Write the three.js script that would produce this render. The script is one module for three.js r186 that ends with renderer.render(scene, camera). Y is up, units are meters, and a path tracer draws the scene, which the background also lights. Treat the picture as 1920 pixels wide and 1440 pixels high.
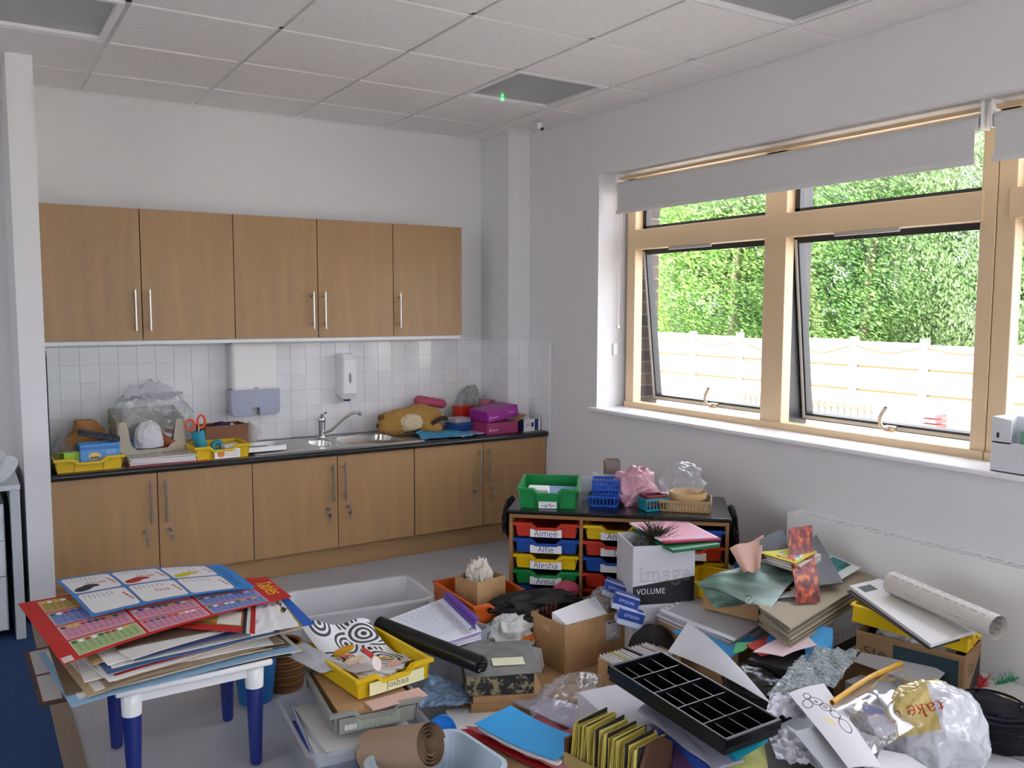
import * as THREE from 'three';
import { RoundedBoxGeometry } from 'three/addons/geometries/RoundedBoxGeometry.js';
import { mergeGeometries, mergeVertices } from 'three/addons/utils/BufferGeometryUtils.js';
import { ImprovedNoise } from 'three/addons/math/ImprovedNoise.js';
import { MarchingCubes } from 'three/addons/objects/MarchingCubes.js';

// ---------- camera, sky, sun, exposure ----------
const scene = new THREE.Scene();
const camera = new THREE.PerspectiveCamera(47.58, 4 / 3, 0.05, 200);
camera.position.set(-0.347, 1.556, 5.431);
camera.rotation.set(-0.0873, -0.5649, 0.0026, 'YXZ');
const SKY = 5.2;
{ // bright, thinly clouded sky
  const w = 64, h = 32, a = new Float32Array(w * h * 4);
  for (let j = 0; j < h; j++) for (let i = 0; i < w; i++) {
    const e = Math.max(0, (j + 0.5) / h * 2 - 1), k = (j * w + i) * 4;
    a[k] = 0.98 - 0.14 * e; a[k + 1] = 1.0 - 0.06 * e; a[k + 2] = 1.1 + 0.08 * e; a[k + 3] = 1;
  }
  const t = new THREE.DataTexture(a, w, h, THREE.RGBAFormat, THREE.FloatType);
  t.mapping = THREE.EquirectangularReflectionMapping; t.magFilter = THREE.LinearFilter; t.needsUpdate = true;
  scene.background = t; scene.backgroundIntensity = SKY;
}
const sun = new THREE.DirectionalLight(new THREE.Color(1, 0.95, 0.87), 19);
sun.position.set(-16, 24, -11); sun.target.position.set(6, 0, 0); sun.castShadow = true;
sun.shadow.mapSize.set(2048, 2048);
Object.assign(sun.shadow.camera, { left: -25, right: 25, top: 25, bottom: -25, near: 1, far: 80 });
scene.add(sun, sun.target);
const renderer = new THREE.WebGLRenderer({ antialias: true });
renderer.toneMapping = THREE.LinearToneMapping;
renderer.toneMappingExposure = 1.34;
renderer.shadowMap.enabled = true;

// ---------- helpers ----------
function rand(seed) { let a = seed >>> 0; return () => { a = (a + 0x6D2B79F5) | 0; let t = Math.imul(a ^ (a >>> 15), 1 | a); t = (t + Math.imul(t ^ (t >>> 7), 61 | t)) ^ t; return ((t ^ (t >>> 14)) >>> 0) / 4294967296; }; }
const R = rand(11), noise = new ImprovedNoise();
const N3 = (x, y, z) => noise.noise(x, y, z);
const matCache = new Map();
function mat(color, rough = 0.6, extra) {
  const key = typeof color === 'number' && !extra ? color + '_' + rough : null;
  if (key && matCache.has(key)) return matCache.get(key);
  const phys = extra && ['clearcoat', 'sheen', 'transmission', 'ior', 'specularIntensity'].some((k) => k in extra);
  const m = new (phys ? THREE.MeshPhysicalMaterial : THREE.MeshStandardMaterial)({ color, roughness: rough, ...extra });
  if (key) matCache.set(key, m);
  return m;
}
const used = new Map();
function numbered(n) { const k = used.get(n) || 0; used.set(n, k + 1); return k ? n + '_' + String(k).padStart(3, '0') : n; }
function obj(name, geo, m, parent) {
  const o = new THREE.Mesh(Array.isArray(geo) ? merge(geo) : geo, m); o.name = parent ? name : numbered(name);
  o.castShadow = o.receiveShadow = true; (parent || scene).add(o); return o;
}
function tag(o, label, category, group) { o.userData.label = label; o.userData.category = category; if (group) o.userData.group = group; return o; }
function thing(name, label, category, pos = [0, 0, 0], ry = 0, group) {
  const o = new THREE.Group(); o.name = numbered(name); o.position.set(...pos); o.rotation.y = ry; scene.add(o);
  return tag(o, label, category, group);
}
function one(name, label, category, geo, m, pos = [0, 0, 0], ry = 0, group) {
  const o = obj(name, geo, m); o.position.set(...pos); o.rotation.y = ry; return tag(o, label, category, group);
}
function struct(name, geo, m, parent) { const o = obj(name, geo, m, parent); if (!parent) o.userData.kind = 'structure'; return o; }
function structGroup(name) { const g = new THREE.Group(); g.name = numbered(name); g.userData.kind = 'structure'; scene.add(g); return g; }
function merge(list) {
  const gs = list.map((g) => { let q = g.index ? g.toNonIndexed() : g; for (const k of Object.keys(q.attributes)) if (!['position', 'normal', 'uv'].includes(k)) q.deleteAttribute(k); if (!q.attributes.uv) q.setAttribute('uv', new THREE.BufferAttribute(new Float32Array(q.attributes.position.count * 2), 2)); return q; });
  return mergeGeometries(gs);
}
// box by its bounds, optionally rounded; uv in metres
function bb(x0, x1, y0, y1, z0, z1, r = 0) {
  const w = x1 - x0, h = y1 - y0, d = z1 - z0;
  const g = r ? new RoundedBoxGeometry(w, h, d, 2, Math.min(r, w / 2.01, h / 2.01, d / 2.01)) : new THREE.BoxGeometry(w, h, d);
  return g.translate((x0 + x1) / 2, (y0 + y1) / 2, (z0 + z1) / 2);
}
// box standing on its base, centred in x and z
const bx = (w, h, d, r = 0, y = 0) => bb(-w / 2, w / 2, y, y + h, -d / 2, d / 2, r);
function uvBox(g) { // uv in metres from position and normal
  const q = g.index ? g.toNonIndexed() : g, p = q.attributes.position, n = q.attributes.normal, u = new Float32Array(p.count * 2);
  for (let i = 0; i < p.count; i++) {
    const ax = Math.abs(n.getX(i)), ay = Math.abs(n.getY(i)), az = Math.abs(n.getZ(i));
    if (ax >= ay && ax >= az) { u[2 * i] = p.getZ(i); u[2 * i + 1] = p.getY(i); } else if (ay >= az) { u[2 * i] = p.getX(i); u[2 * i + 1] = p.getZ(i); } else { u[2 * i] = p.getX(i); u[2 * i + 1] = p.getY(i); }
  }
  q.setAttribute('uv', new THREE.BufferAttribute(u, 2)); return q;
}
function tube(pts, r, seg = 24, rad = 10) { return new THREE.TubeGeometry(new THREE.CatmullRomCurve3(pts.map((p) => new THREE.Vector3(...p))), seg, r, rad, false); }
function bar(a, b, r, rad = 10, r2 = r) {
  const A = new THREE.Vector3(...a), B = new THREE.Vector3(...b), d = B.clone().sub(A), g = new THREE.CylinderGeometry(r2, r, d.length(), rad, 1);
  g.applyQuaternion(new THREE.Quaternion().setFromUnitVectors(new THREE.Vector3(0, 1, 0), d.normalize()));
  return g.translate((A.x + B.x) / 2, (A.y + B.y) / 2, (A.z + B.z) / 2);
}
const lathe = (pts, n = 32) => new THREE.LatheGeometry(pts.map((p) => new THREE.Vector2(...p)), n);
function extr(pts, depth, bevel = 0, holes = []) {
  const s = new THREE.Shape(pts.map((p) => new THREE.Vector2(...p)));
  for (const h of holes) s.holes.push(new THREE.Path(h.map((p) => new THREE.Vector2(...p))));
  return new THREE.ExtrudeGeometry(s, { depth, bevelEnabled: bevel > 0, bevelSize: bevel, bevelThickness: bevel, bevelSegments: 2, steps: 1 });
}
// textures
function canvasTex(w, h, draw) {
  const c = document.createElement('canvas'); c.width = w; c.height = h; const g = c.getContext('2d'); draw(g, w, h);
  const t = new THREE.CanvasTexture(c); t.colorSpace = THREE.SRGBColorSpace; t.magFilter = THREE.LinearFilter; t.anisotropy = 8; return t;
}
function dataTex(w, h, fn, repeat, srgb = true) {
  const a = new Uint8Array(w * h * 4);
  for (let j = 0; j < h; j++) for (let i = 0; i < w; i++) { const c = fn(i / w, j / h), k = (j * w + i) * 4; a[k] = c[0]; a[k + 1] = c[1]; a[k + 2] = c[2]; a[k + 3] = 255; }
  const t = new THREE.DataTexture(a, w, h); t.wrapS = t.wrapT = THREE.RepeatWrapping; t.magFilter = THREE.LinearFilter; t.minFilter = THREE.LinearMipmapLinearFilter; t.generateMipmaps = true;
  if (srgb) t.colorSpace = THREE.SRGBColorSpace; if (repeat) t.repeat.set(...repeat); t.needsUpdate = true; return t;
}
const px = (s) => s; // readability in canvas code
function text(g, s, x, y, size, color, font = 'sans-serif', align = 'left') { g.fillStyle = color; g.font = size + 'px ' + font; g.textAlign = align; g.textBaseline = 'middle'; g.fillText(s, x, y); }
function lines(g, x, y, w, n, dy, color, seed = 3, lw = 3) { const r = rand(seed); g.strokeStyle = color; g.lineWidth = lw; for (let i = 0; i < n; i++) { let xx = x; while (xx < x + w) { const l = 6 + r() * 22; g.beginPath(); g.moveTo(xx, y + i * dy); g.lineTo(Math.min(x + w, xx + l), y + i * dy); g.stroke(); xx += l + 7; } } }
// a bent sheet through four corners (a b c d anticlockwise seen from above; print upright from edge ab to edge dc), with real thickness
const V = (p) => new THREE.Vector3(...p);
function sheet(c, o = {}) {
  const { t = 0.0012, nu = 10, nv = 10, bend } = o, [a, b, cc, d] = c.map(V);
  const n0 = b.clone().sub(a).cross(d.clone().sub(a)).normalize(); if (n0.y < 0) n0.negate();
  const P = [], U = [], I = [];
  const at = (u, v) => a.clone().multiplyScalar((1 - u) * (1 - v)).addScaledVector(b, u * (1 - v)).addScaledVector(cc, u * v).addScaledVector(d, (1 - u) * v).addScaledVector(n0, bend ? bend(u, v) : 0);
  for (let s = 0; s < 2; s++) for (let j = 0; j <= nv; j++) for (let i = 0; i <= nu; i++) { const p = at(i / nu, j / nv).addScaledVector(n0, s ? -t : 0); P.push(p.x, p.y, p.z); U.push(i / nu, j / nv); }
  const L = (nu + 1) * (nv + 1), id = (i, j, s) => s * L + j * (nu + 1) + i;
  for (let j = 0; j < nv; j++) for (let i = 0; i < nu; i++) { I.push(id(i, j, 0), id(i + 1, j, 0), id(i + 1, j + 1, 0), id(i, j, 0), id(i + 1, j + 1, 0), id(i, j + 1, 0)); I.push(id(i, j, 1), id(i + 1, j + 1, 1), id(i + 1, j, 1), id(i, j, 1), id(i, j + 1, 1), id(i + 1, j + 1, 1)); }
  const top = new THREE.BufferGeometry(); top.setAttribute('position', new THREE.Float32BufferAttribute(P, 3)); top.setAttribute('uv', new THREE.Float32BufferAttribute(U, 2)); top.setIndex(I); top.computeVertexNormals();
  const e = []; for (let i = 0; i < nu; i++) { e.push([id(i, 0, 0), id(i + 1, 0, 0), L]); e.push([id(i, nv, 0), id(i + 1, nv, 0), L]); } for (let j = 0; j < nv; j++) { e.push([id(0, j, 0), id(0, j + 1, 0), L]); e.push([id(nu, j, 0), id(nu, j + 1, 0), L]); }
  const EP = [], EU = [], EI = []; for (const [p, q] of e) { const k = EP.length / 3; for (const m of [p, q, q + L, p + L]) { EP.push(P[3 * m], P[3 * m + 1], P[3 * m + 2]); EU.push(U[2 * m], U[2 * m + 1]); } EI.push(k, k + 1, k + 2, k, k + 2, k + 3); }
  const side = new THREE.BufferGeometry(); side.setAttribute('position', new THREE.Float32BufferAttribute(EP, 3)); side.setAttribute('uv', new THREE.Float32BufferAttribute(EU, 2)); side.setIndex(EI); side.computeVertexNormals();
  return merge([top, side]);
}
const curl = (amp, fu = 1, fv = 1, ph = 0) => (u, v) => amp * (Math.sin(u * 3.1 * fu + ph) * 0.6 + Math.sin(v * 3.1 * fv + ph * 1.7) * 0.4);
const wrinkle = (amp, f, seed, base) => (u, v) => (base ? base(u, v) : 0) + amp * (N3(u * f, v * f, seed) + 0.5 * N3(u * f * 2.3, v * f * 2.3, seed + 9));
// a creased lump (bags, cloth, crumpled paper): half sizes rx ry rz, flat underneath
function lump(rx, ry, rz, o = {}) {
  const { seed = 1, amp = 0.25, f = 2, det = 20, sharp = 1, flat = 0.35, fine = 0.3 } = o;
  let g = new THREE.IcosahedronGeometry(1, det); g.deleteAttribute('normal'); g.deleteAttribute('uv'); g = mergeVertices(g, 1e-5);
  const p = g.attributes.position, U = new Float32Array(p.count * 2);
  for (let i = 0; i < p.count; i++) {
    const x = p.getX(i), y = p.getY(i), z = p.getZ(i);
    const rid = (k, s) => { const n = N3(x * k + s, y * k - s, z * k + 2 * s); return sharp ? 1 - 2.2 * Math.abs(n) : n; };
    const r = 1 + amp * (rid(f, seed) - 0.45) + amp * fine * (rid(f * 2.7, seed + 5) - 0.45) + amp * fine * 0.5 * (rid(f * 6, seed + 8) - 0.45);
    let Y = y * r; if (Y < -flat) Y = -flat + (Y + flat) * 0.06;
    p.setXYZ(i, x * r * rx, (Y + flat) * ry, z * r * rz); U[2 * i] = Math.atan2(z, x) / 6.283 + 0.5; U[2 * i + 1] = y * 0.5 + 0.5;
  }
  g.setAttribute('uv', new THREE.BufferAttribute(U, 2)); g.computeVertexNormals(); return g;
}
// smooth figure from tapered capsules [ax,ay,az,ar,bx,by,bz,br], meshed on a grid
function sdf(parts, size, res, k = 0.02, bump) {
  const mc = new MarchingCubes(res, new THREE.MeshBasicMaterial(), false, false, 120000); mc.isolation = 0;
  const cap = (q, x, y, z) => { const dx = q[4] - q[0], dy = q[5] - q[1], dz = q[6] - q[2], l = dx * dx + dy * dy + dz * dz; let h = l > 0 ? ((x - q[0]) * dx + (y - q[1]) * dy + (z - q[2]) * dz) / l : 0; h = Math.min(1, Math.max(0, h)); return Math.hypot(x - q[0] - h * dx, y - q[1] - h * dy, z - q[2] - h * dz) - (q[3] + (q[7] - q[3]) * h); };
  for (let c = 0; c < res; c++) for (let b = 0; b < res; b++) for (let a = 0; a < res; a++) {
    const x = (a / (res / 2) - 1) * size, y = (b / (res / 2) - 1) * size, z = (c / (res / 2) - 1) * size; let d = 1;
    for (const q of parts) { const e = cap(q, x, y, z), h = Math.max(k - Math.abs(d - e), 0) / k; d = Math.min(d, e) - h * h * k * 0.25; }
    mc.field[a + b * res + c * res * res] = -(d + (bump ? bump(x, y, z) : 0));
  }
  mc.update();
  const n = mc.count, g = new THREE.BufferGeometry();
  g.setAttribute('position', new THREE.BufferAttribute(mc.positionArray.slice(0, n * 3), 3)); g.setAttribute('normal', new THREE.BufferAttribute(mc.normalArray.slice(0, n * 3), 3));
  g.scale(size, size, size); let m = mergeVertices(g.deleteAttribute('normal') || g, 1e-5); m.computeVertexNormals(); return m;
}
const at = (o, p, ry = 0) => { o.position.set(...p); o.rotation.y = ry; return o; };
function place(geo, p, rx = 0, ry = 0, rz = 0) { return geo.applyMatrix4(new THREE.Matrix4().makeRotationFromEuler(new THREE.Euler(rx, ry, rz, 'YXZ'))).translate(...p); }

// ---------- shared surfaces ----------
const fbm = (x, y, z = 0, o = 4) => { let s = 0, a = 0.5, f = 1; for (let i = 0; i < o; i++) { s += a * N3(x * f, y * f, z + i * 3.7); a *= 0.5; f *= 2; } return s; };
const cl = (v) => Math.max(0, Math.min(255, v));
const beechTex = (seed) => dataTex(256, 512, (u, v) => {
  const g = fbm(u * 9 + 0.4 * N3(u * 3, v * 2, seed), v * 1.1, seed) * 1.0, f = N3(u * 70, v * 5, seed + 2) * 0.35 + N3(u * 160, v * 16, seed + 4) * 0.25;
  const k = 1 + 0.10 * g + 0.05 * f; return [cl(170 * k), cl(134 * k - 2 * g), cl(92 * k - 5 * g)];
});
const beechA = mat(0xffffff, 0.42, { map: beechTex(1) }), beechB = mat(0xffffff, 0.42, { map: beechTex(7) });
const pineTex = dataTex(512, 256, (u, v) => { const g = Math.sin((v * 14 + 1.2 * fbm(u * 2, v * 3, 5)) * 6.28), k = 1 + 0.05 * g + 0.05 * N3(u * 6, v * 90, 1); return [cl(229 * k), cl(200 * k), cl(160 * k)]; }, [0.8, 4]);
const pineTexV = dataTex(256, 512, (u, v) => { const g = Math.sin((u * 14 + 1.2 * fbm(v * 2, u * 3, 5)) * 6.28), k = 1 + 0.05 * g + 0.05 * N3(v * 6, u * 90, 1); return [cl(229 * k), cl(200 * k), cl(160 * k)]; }, [4, 0.8]);
const pineH = mat(0xffffff, 0.5, { map: pineTex }), pineV = mat(0xffffff, 0.5, { map: pineTexV });
const plasterBump = dataTex(256, 256, (u, v) => { const k = 128 + 60 * fbm(u * 24, v * 24, 2); return [k, k, k]; }, [2, 2], false);
const wallPaint = mat(new THREE.Color().setRGB(0.80, 0.79, 0.80), 0.75, { bumpMap: plasterBump, bumpScale: 0.0006 });
const white = mat(0xf2f2f2, 0.45), whiteGloss = mat(0xf4f4f4, 0.15), steel = mat(0xb8b6b2, 0.28, { metalness: 1 }), chrome = mat(0xd8d8da, 0.08, { metalness: 1 });
const blackPlastic = mat(0x0d0d0e, 0.38), cardboardTex = dataTex(256, 256, (u, v) => { const k = 1 + 0.10 * fbm(u * 8, v * 8, 3) + 0.05 * N3(u * 120, v * 8, 4); return [cl(186 * k), cl(148 * k), cl(104 * k)]; });
const card = mat(0xffffff, 0.85, { map: cardboardTex });
const paperWhite = mat(0xeeeeef, 0.8), paperGrey = mat(0xd9d8d8, 0.8), paperCream = mat(0xe9e2cf, 0.8);
const clearFilm = mat(0xf8f9fb, 0.08, { transmission: 0.92, thickness: 0, ior: 1.5 });
const clearBox = mat(0xe9eef4, 0.3, { transmission: 0.72, thickness: 0, ior: 1.5 });

// ---------- the room ----------
const H = 2.735;
{ // floor: speckled grey vinyl and, beyond a metal strip, blue carpet
  const vinyl = dataTex(512, 512, (u, v) => { const n = N3(u * 200, v * 200, 1), m = fbm(u * 5, v * 5, 8), k = 1 + 0.05 * m + (n > 0.35 ? 0.12 : n < -0.4 ? -0.1 : 0); return [cl(172 * k), cl(174 * k), cl(180 * k)]; }, [1, 1]);
  const f = struct('floor', uvBox(bb(-0.11, 3.35, -0.2, 0, -0.2, 8.2)), mat(0xffffff, 0.32, { map: vinyl }));
  obj('weld_line', bb(0.905, 0.909, 0, 0.0006, 0.6, 7.9), mat(0xc8ccd2, 0.4), f);
  const pile = dataTex(512, 512, (u, v) => { const n = N3(u * 180, v * 180, 4) + 0.6 * N3(u * 60, v * 60, 2), k = 1 + 0.28 * n; return [cl(34 * k), cl(62 * k), cl(108 * k)]; }, [1.5, 1.5]);
  struct('floor_carpet', uvBox(bb(-4, -0.11, -0.2, 0.004, -0.2, 8.2)), mat(0xffffff, 1, { map: pile, bumpMap: pile, bumpScale: 0.004 }));
  struct('trim_1', bb(-0.115, -0.045, 0, 0.006, 0.68, 8, 0.002), mat(0x8a7a68, 0.4, { metalness: 0.3 }));
}
struct('wall_back', uvBox(bb(-4, 3.35, 0, 3.1, -0.2, 0)), wallPaint);
struct('wall_left', [bb(-4.2, -4, 0, 0.9, -0.2, 8.2), bb(-4.2, -4, 2.45, 3.1, -0.2, 8.2), bb(-4.2, -4, 0.9, 2.45, -0.2, 2.6), bb(-4.2, -4, 0.9, 2.45, 4.93, 8.2)].map(uvBox), wallPaint);
{ // windows of the opposite wall, under a deep eave
  const g = structGroup('window_5');
  for (let k = 0; k < 3; k++) obj('post', bb(-4.13, -4.06, 0.9, 2.45, 2.6 + k * 1.135, 2.66 + k * 1.135, 0.004), pineV, g);
  obj('bottom_rail', bb(-4.13, -4.06, 0.9, 0.96, 2.6, 4.93), pineH, g); obj('top_rail', bb(-4.13, -4.06, 2.39, 2.45, 2.6, 4.93), pineH, g);
  for (let k = 0; k < 2; k++) obj('pane', bb(-4.098, -4.092, 0.96, 2.39, 2.66 + k * 1.135, 3.735 + k * 1.135), mat(0xffffff, 0, { transmission: 1, thickness: 0, ior: 1.5 }), g);
}
struct('wall_rear', [bb(-4.2, 3.35, 0, 0.9, 8, 8.2), bb(-4.2, 3.35, 2.45, 3.1, 8, 8.2), bb(-4.2, -0.53, 0.9, 2.45, 8, 8.2), bb(2.3, 3.35, 0.9, 2.45, 8, 8.2)].map(uvBox), wallPaint);
{ // windows of the rear wall, behind the viewer
  const g = structGroup('window_4');
  for (let k = 2; k < 5; k++) obj('post', bb(-3.3 + k * 1.385, -3.24 + k * 1.385, 0.9, 2.45, 8.05, 8.12, 0.004), pineV, g);
  obj('bottom_rail', bb(-0.53, 2.3, 0.9, 0.96, 8.05, 8.12), pineH, g); obj('top_rail', bb(-0.53, 2.3, 2.39, 2.45, 8.05, 8.12), pineH, g);
  for (let k = 2; k < 4; k++) obj('pane', bb(-3.24 + k * 1.385, -1.915 + k * 1.385, 0.96, 2.39, 8.08, 8.086), mat(0xffffff, 0, { transmission: 1, thickness: 0, ior: 1.5 }), g);
}
struct('wall_partition', uvBox(bb(-0.112, 0, 0, H, 0, 0.65)), wallPaint);
struct('wall_bulkhead', uvBox(bb(-4, -0.112, 2.58, H, 0.0, 0.3)), wallPaint);
struct('wall_column', uvBox(bb(2.83, 3.0, 0, H, 0, 0.37)), wallPaint);
const WY0 = 0.915, WY1 = 2.372, WZ0 = 1.14, WZ1 = 7.55;
struct('wall_window', [bb(3.0, 3.27, 0, WY0, -0.2, 8.2), bb(3.0, 3.27, WY1, 3.1, -0.2, 8.2), bb(3.0, 3.27, WY0, WY1, -0.2, WZ0), bb(3.0, 3.27, WY0, WY1, WZ1, 8.2)].map(uvBox), wallPaint);
{ // outer brick leaf, real bricks at the jamb that shows past the open sash
  const w = struct('wall_outside', [bb(3.27, 3.38, -1.4, WY0, -0.2, 8.2), bb(3.27, 3.38, WY1, 3.1, -0.2, 8.2), bb(3.27, 3.38, WY0, WY1, -0.2, WZ0 - 0.005), bb(3.27, 3.38, WY0, WY1, WZ1, 8.2)], mat(0x77726c, 0.9));
  const bm = [mat(0x5a4f4c, 0.9), mat(0x4d4747, 0.9), mat(0x63554f, 0.9)], bg = bb(3.275, 3.43, 0, 0.065, WZ0 - 0.11, WZ0 + 0.075, 0.003);
  obj('mortar', bb(3.28, 3.42, WY0, WY1, WZ0 - 0.1, WZ0 + 0.068), mat(0x8a857e, 0.95), w);
  for (let i = 0; i < 19; i++) obj('brick', bg, bm[(i * 7) % 3], w).position.y = WY0 + 0.008 + i * 0.075;
}
struct('roof', bb(-6.6, 3.6, 3.1, 3.3, -0.2, 8.2), mat(0x8c8c8c, 0.9));
{ // suspended ceiling: tiles hang a little below the grid bars
  const c = structGroup('ceiling'), tileTex = dataTex(256, 256, (u, v) => { const n = N3(u * 110, v * 110, 6), k = 1 - (n > 0.42 ? 0.06 : 0) + 0.02 * N3(u * 20, v * 20, 1); return [cl(244 * k), cl(241 * k), cl(239 * k)]; });
  const tm = mat(0xffffff, 0.9, { map: tileTex }), barM = mat(0xeeeeec, 0.4);
  obj('slab', bb(-4, 3, H + 0.03, 3.1, 0, 8), mat(0xcccccc, 0.9), c);
  const gx0 = -0.3335, gz0 = -0.1336;
  for (let i = -6; i <= 5; i++) obj('grid_bar', bb(gx0 + 0.6 * i - 0.012, gx0 + 0.6 * i + 0.012, H + 0.007, H + 0.03, 0, 8), barM, c);
  for (let j = 1; j <= 13; j++) obj('grid_bar', bb(-4, 3, H + 0.007, H + 0.03, gz0 + 0.6 * j - 0.012, gz0 + 0.6 * j + 0.012), barM, c);
  const tg = bx(0.580, 0.03, 0.580, 0.003), lit = (i, j) => (i === 0 && j === 2) || (i === 4 && (j === 2 || j === 5));
  const box = new THREE.BoxGeometry(1, 1, 1);
  for (let i = -7; i <= 5; i++) for (let j = 0; j <= 13; j++) {
    const x0 = Math.max(-4, gx0 + 0.6 * i + 0.012), x1 = Math.min(3, gx0 + 0.6 * i + 0.588), z0 = Math.max(0, gz0 + 0.6 * j + 0.012), z1 = Math.min(8, gz0 + 0.6 * j + 0.588);
    if (x1 - x0 < 0.03 || z1 - z0 < 0.03 || lit(i, j)) continue;
    const o = obj('ceiling_tile', tg, tm, c); o.position.set((x0 + x1) / 2, H, (z0 + z1) / 2); o.scale.set((x1 - x0) / 0.58, 1, (z1 - z0) / 0.58);
  }
  obj('edge_trim', [bb(0, 2.83, H - 0.004, H + 0.02, 0, 0.018), bb(2.982, 3, H - 0.004, H + 0.02, 0.37, 8), bb(2.83, 3, H - 0.004, H + 0.02, 0.37, 0.388), bb(2.812, 2.83, H - 0.004, H + 0.02, 0, 0.388)], barM, c);
  const diff = mat(0x9a9a9c, 0.25, { clearcoat: 0.3 });
  const names = { '0_2': 'switched-off square ceiling light beside the white partition end', '4_2': 'switched-off square ceiling light with green indicator by the window corner', '4_5': 'switched-off square ceiling light over the window blinds' };
  for (const [i, j] of [[0, 2], [4, 2], [4, 5]]) {
    const t = thing('ceiling_light', names[i + '_' + j], 'ceiling light', [gx0 + 0.6 * i + 0.3, H - 0.002, gz0 + 0.6 * j + 0.3], 0, 'recessed ceiling lights');
    obj('frame', [bb(-0.29, 0.29, 0, 0.03, -0.29, -0.265, 0.003), bb(-0.29, 0.29, 0, 0.03, 0.265, 0.29, 0.003), bb(-0.29, -0.265, 0, 0.03, -0.265, 0.265, 0.003), bb(0.265, 0.29, 0, 0.03, -0.265, 0.265, 0.003)], white, t);
    obj('diffuser', bb(-0.265, 0.265, 0.016, 0.026, -0.265, 0.265), diff, t);
    if (i === 4 && j === 2) obj('indicator_light', new THREE.SphereGeometry(0.008, 12, 8).translate(-0.04, 0.004, -0.262), mat(0x30ff70, 0.3, { emissive: new THREE.Color(0.05, 1, 0.2), emissiveIntensity: 3 }), t);
  }
}
{ // small presence sensor
  const t = thing('ceiling_sensor', 'small white presence sensor on the ceiling near the corner column', 'sensor', [2.84, H, 0.73]);
  obj('base_plate', lathe([[0, 0], [0.042, 0], [0.04, -0.008], [0, -0.008]]), white, t);
  obj('body', lathe([[0.02, -0.008], [0.021, -0.03], [0.016, -0.042], [0, -0.045]], 20), white, t);
  obj('lens', new THREE.SphereGeometry(0.012, 14, 8).translate(0.008, -0.042, 0.01), blackPlastic, t);
}

// ---------- windows ----------
function windowBay(n, z0, z1, zm) {
  const g = structGroup('window_' + n), X0 = 3.2, X1 = 3.265, yb = 0.95, yt = WY1;
  const P = (a, b) => obj('post', bb(X0, X1, yb, yt, a, b, 0.004), pineV, g);
  const clad = mat(0x242427, 0.4); obj('outer_post', bb(X1 + 0.003, 3.41, yb, yt, zm - 0.055, zm + 0.062, 0.003), clad, g); obj('outer_post', bb(X1 + 0.003, 3.41, yb, yt, z1 - 0.05, z1, 0.003), clad, g); P(z0, z0 + 0.075); P(zm - 0.07, zm + 0.07); P(z1 - 0.065, z1);
  obj('bottom_rail', bb(X0 - 0.012, X1, yb - 0.035, yb + 0.022, z0, z1, 0.004), pineH, g);
  obj('top_rail', bb(X0, X1, yt - 0.05, yt, z0, z1, 0.004), pineH, g);
  obj('transom', bb(X0 - 0.012, X1, 1.915, 2.035, z0 + 0.05, z1 - 0.05, 0.004), pineH, g);
  const dark = mat(0x2b2c2e, 0.35), glass = mat(0xffffff, 0.0, { transmission: 1, thickness: 0, ior: 1.5 });
  [[z0 + 0.075, zm - 0.07], [zm + 0.07, z1 - 0.065]].forEach(([a, b], k) => {
    // fixed light above
    const f = new THREE.Group(); f.name = 'fanlight'; g.add(f);
    obj('frame', [bb(3.262, 3.3, 2.03, 2.06, a, b), bb(3.262, 3.3, 2.31, 2.34, a, b), bb(3.262, 3.3, 2.03, 2.34, a - 0.01, a + 0.03), bb(3.262, 3.3, 2.03, 2.34, b - 0.03, b + 0.01)], dark, f);
    obj('pane', bb(3.278, 3.282, 2.05, 2.32, a, b), glass, f);
    // top-hung sash pushed out at the foot
    const s = new THREE.Group(); s.name = 'sash'; g.add(s); s.position.set(3.268, 1.925, (a + b) / 2); s.rotation.z = 0.115; const hw = (b - a) / 2 + 0.004, hh = 0.955;
    obj('frame', [bb(0.0, 0.05, -0.04, 0, -hw, hw, 0.003), bb(0.0, 0.05, -hh, -hh + 0.035, -hw, hw, 0.003), bb(0.0, 0.05, -hh, 0, -hw, -hw + 0.026, 0.003), bb(0.0, 0.05, -hh, 0, hw - 0.026, hw, 0.003)], dark, s);
    obj('glazing_bead', [bb(-0.008, 0.002, -hh + 0.008, -hh + 0.024, -hw + 0.01, hw - 0.01), bb(-0.008, 0.002, -hh + 0.01, -0.02, -hw + 0.004, -hw + 0.016)], mat(0xc9c4bd, 0.4), s);
    obj('pane', bb(0.022, 0.026, -hh + 0.02, -0.02, -hw + 0.015, hw - 0.015), glass, s);
    const hz = 0.02, hy = -hh + 0.015, hm = mat(0xb9ac9c, 0.3, { metalness: 0.6 });
    obj('handle', [bb(-0.03, 0.004, hy - 0.014, hy + 0.014, hz - 0.03, hz + 0.03, 0.005), tube([[-0.028, hy, hz], [-0.045, hy + 0.01, hz - 0.02], [-0.05, hy + 0.05, hz - 0.03], [-0.05, hy + 0.11, hz + 0.005]], 0.009, 16, 8)], hm, s);
    obj('trickle_vent', bb(3.185, 3.2, 1.898, 1.914, (a + b) / 2 - 0.2, (a + b) / 2 + 0.14, 0.003), mat(0xb8b2ac, 0.5), g);
  });
  return g;
}
windowBay(1, WZ0 + 0.035, 3.472, 2.345);
windowBay(2, 3.476, 5.55, 4.51);
windowBay(3, 5.554, WZ1 - 0.02, 6.55);
struct('window_sill', bb(2.965, 3.205, 0.912, 0.936, 1.09, WZ1 + 0.05, 0.008), mat(0xf4f4f4, 0.22));
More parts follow.
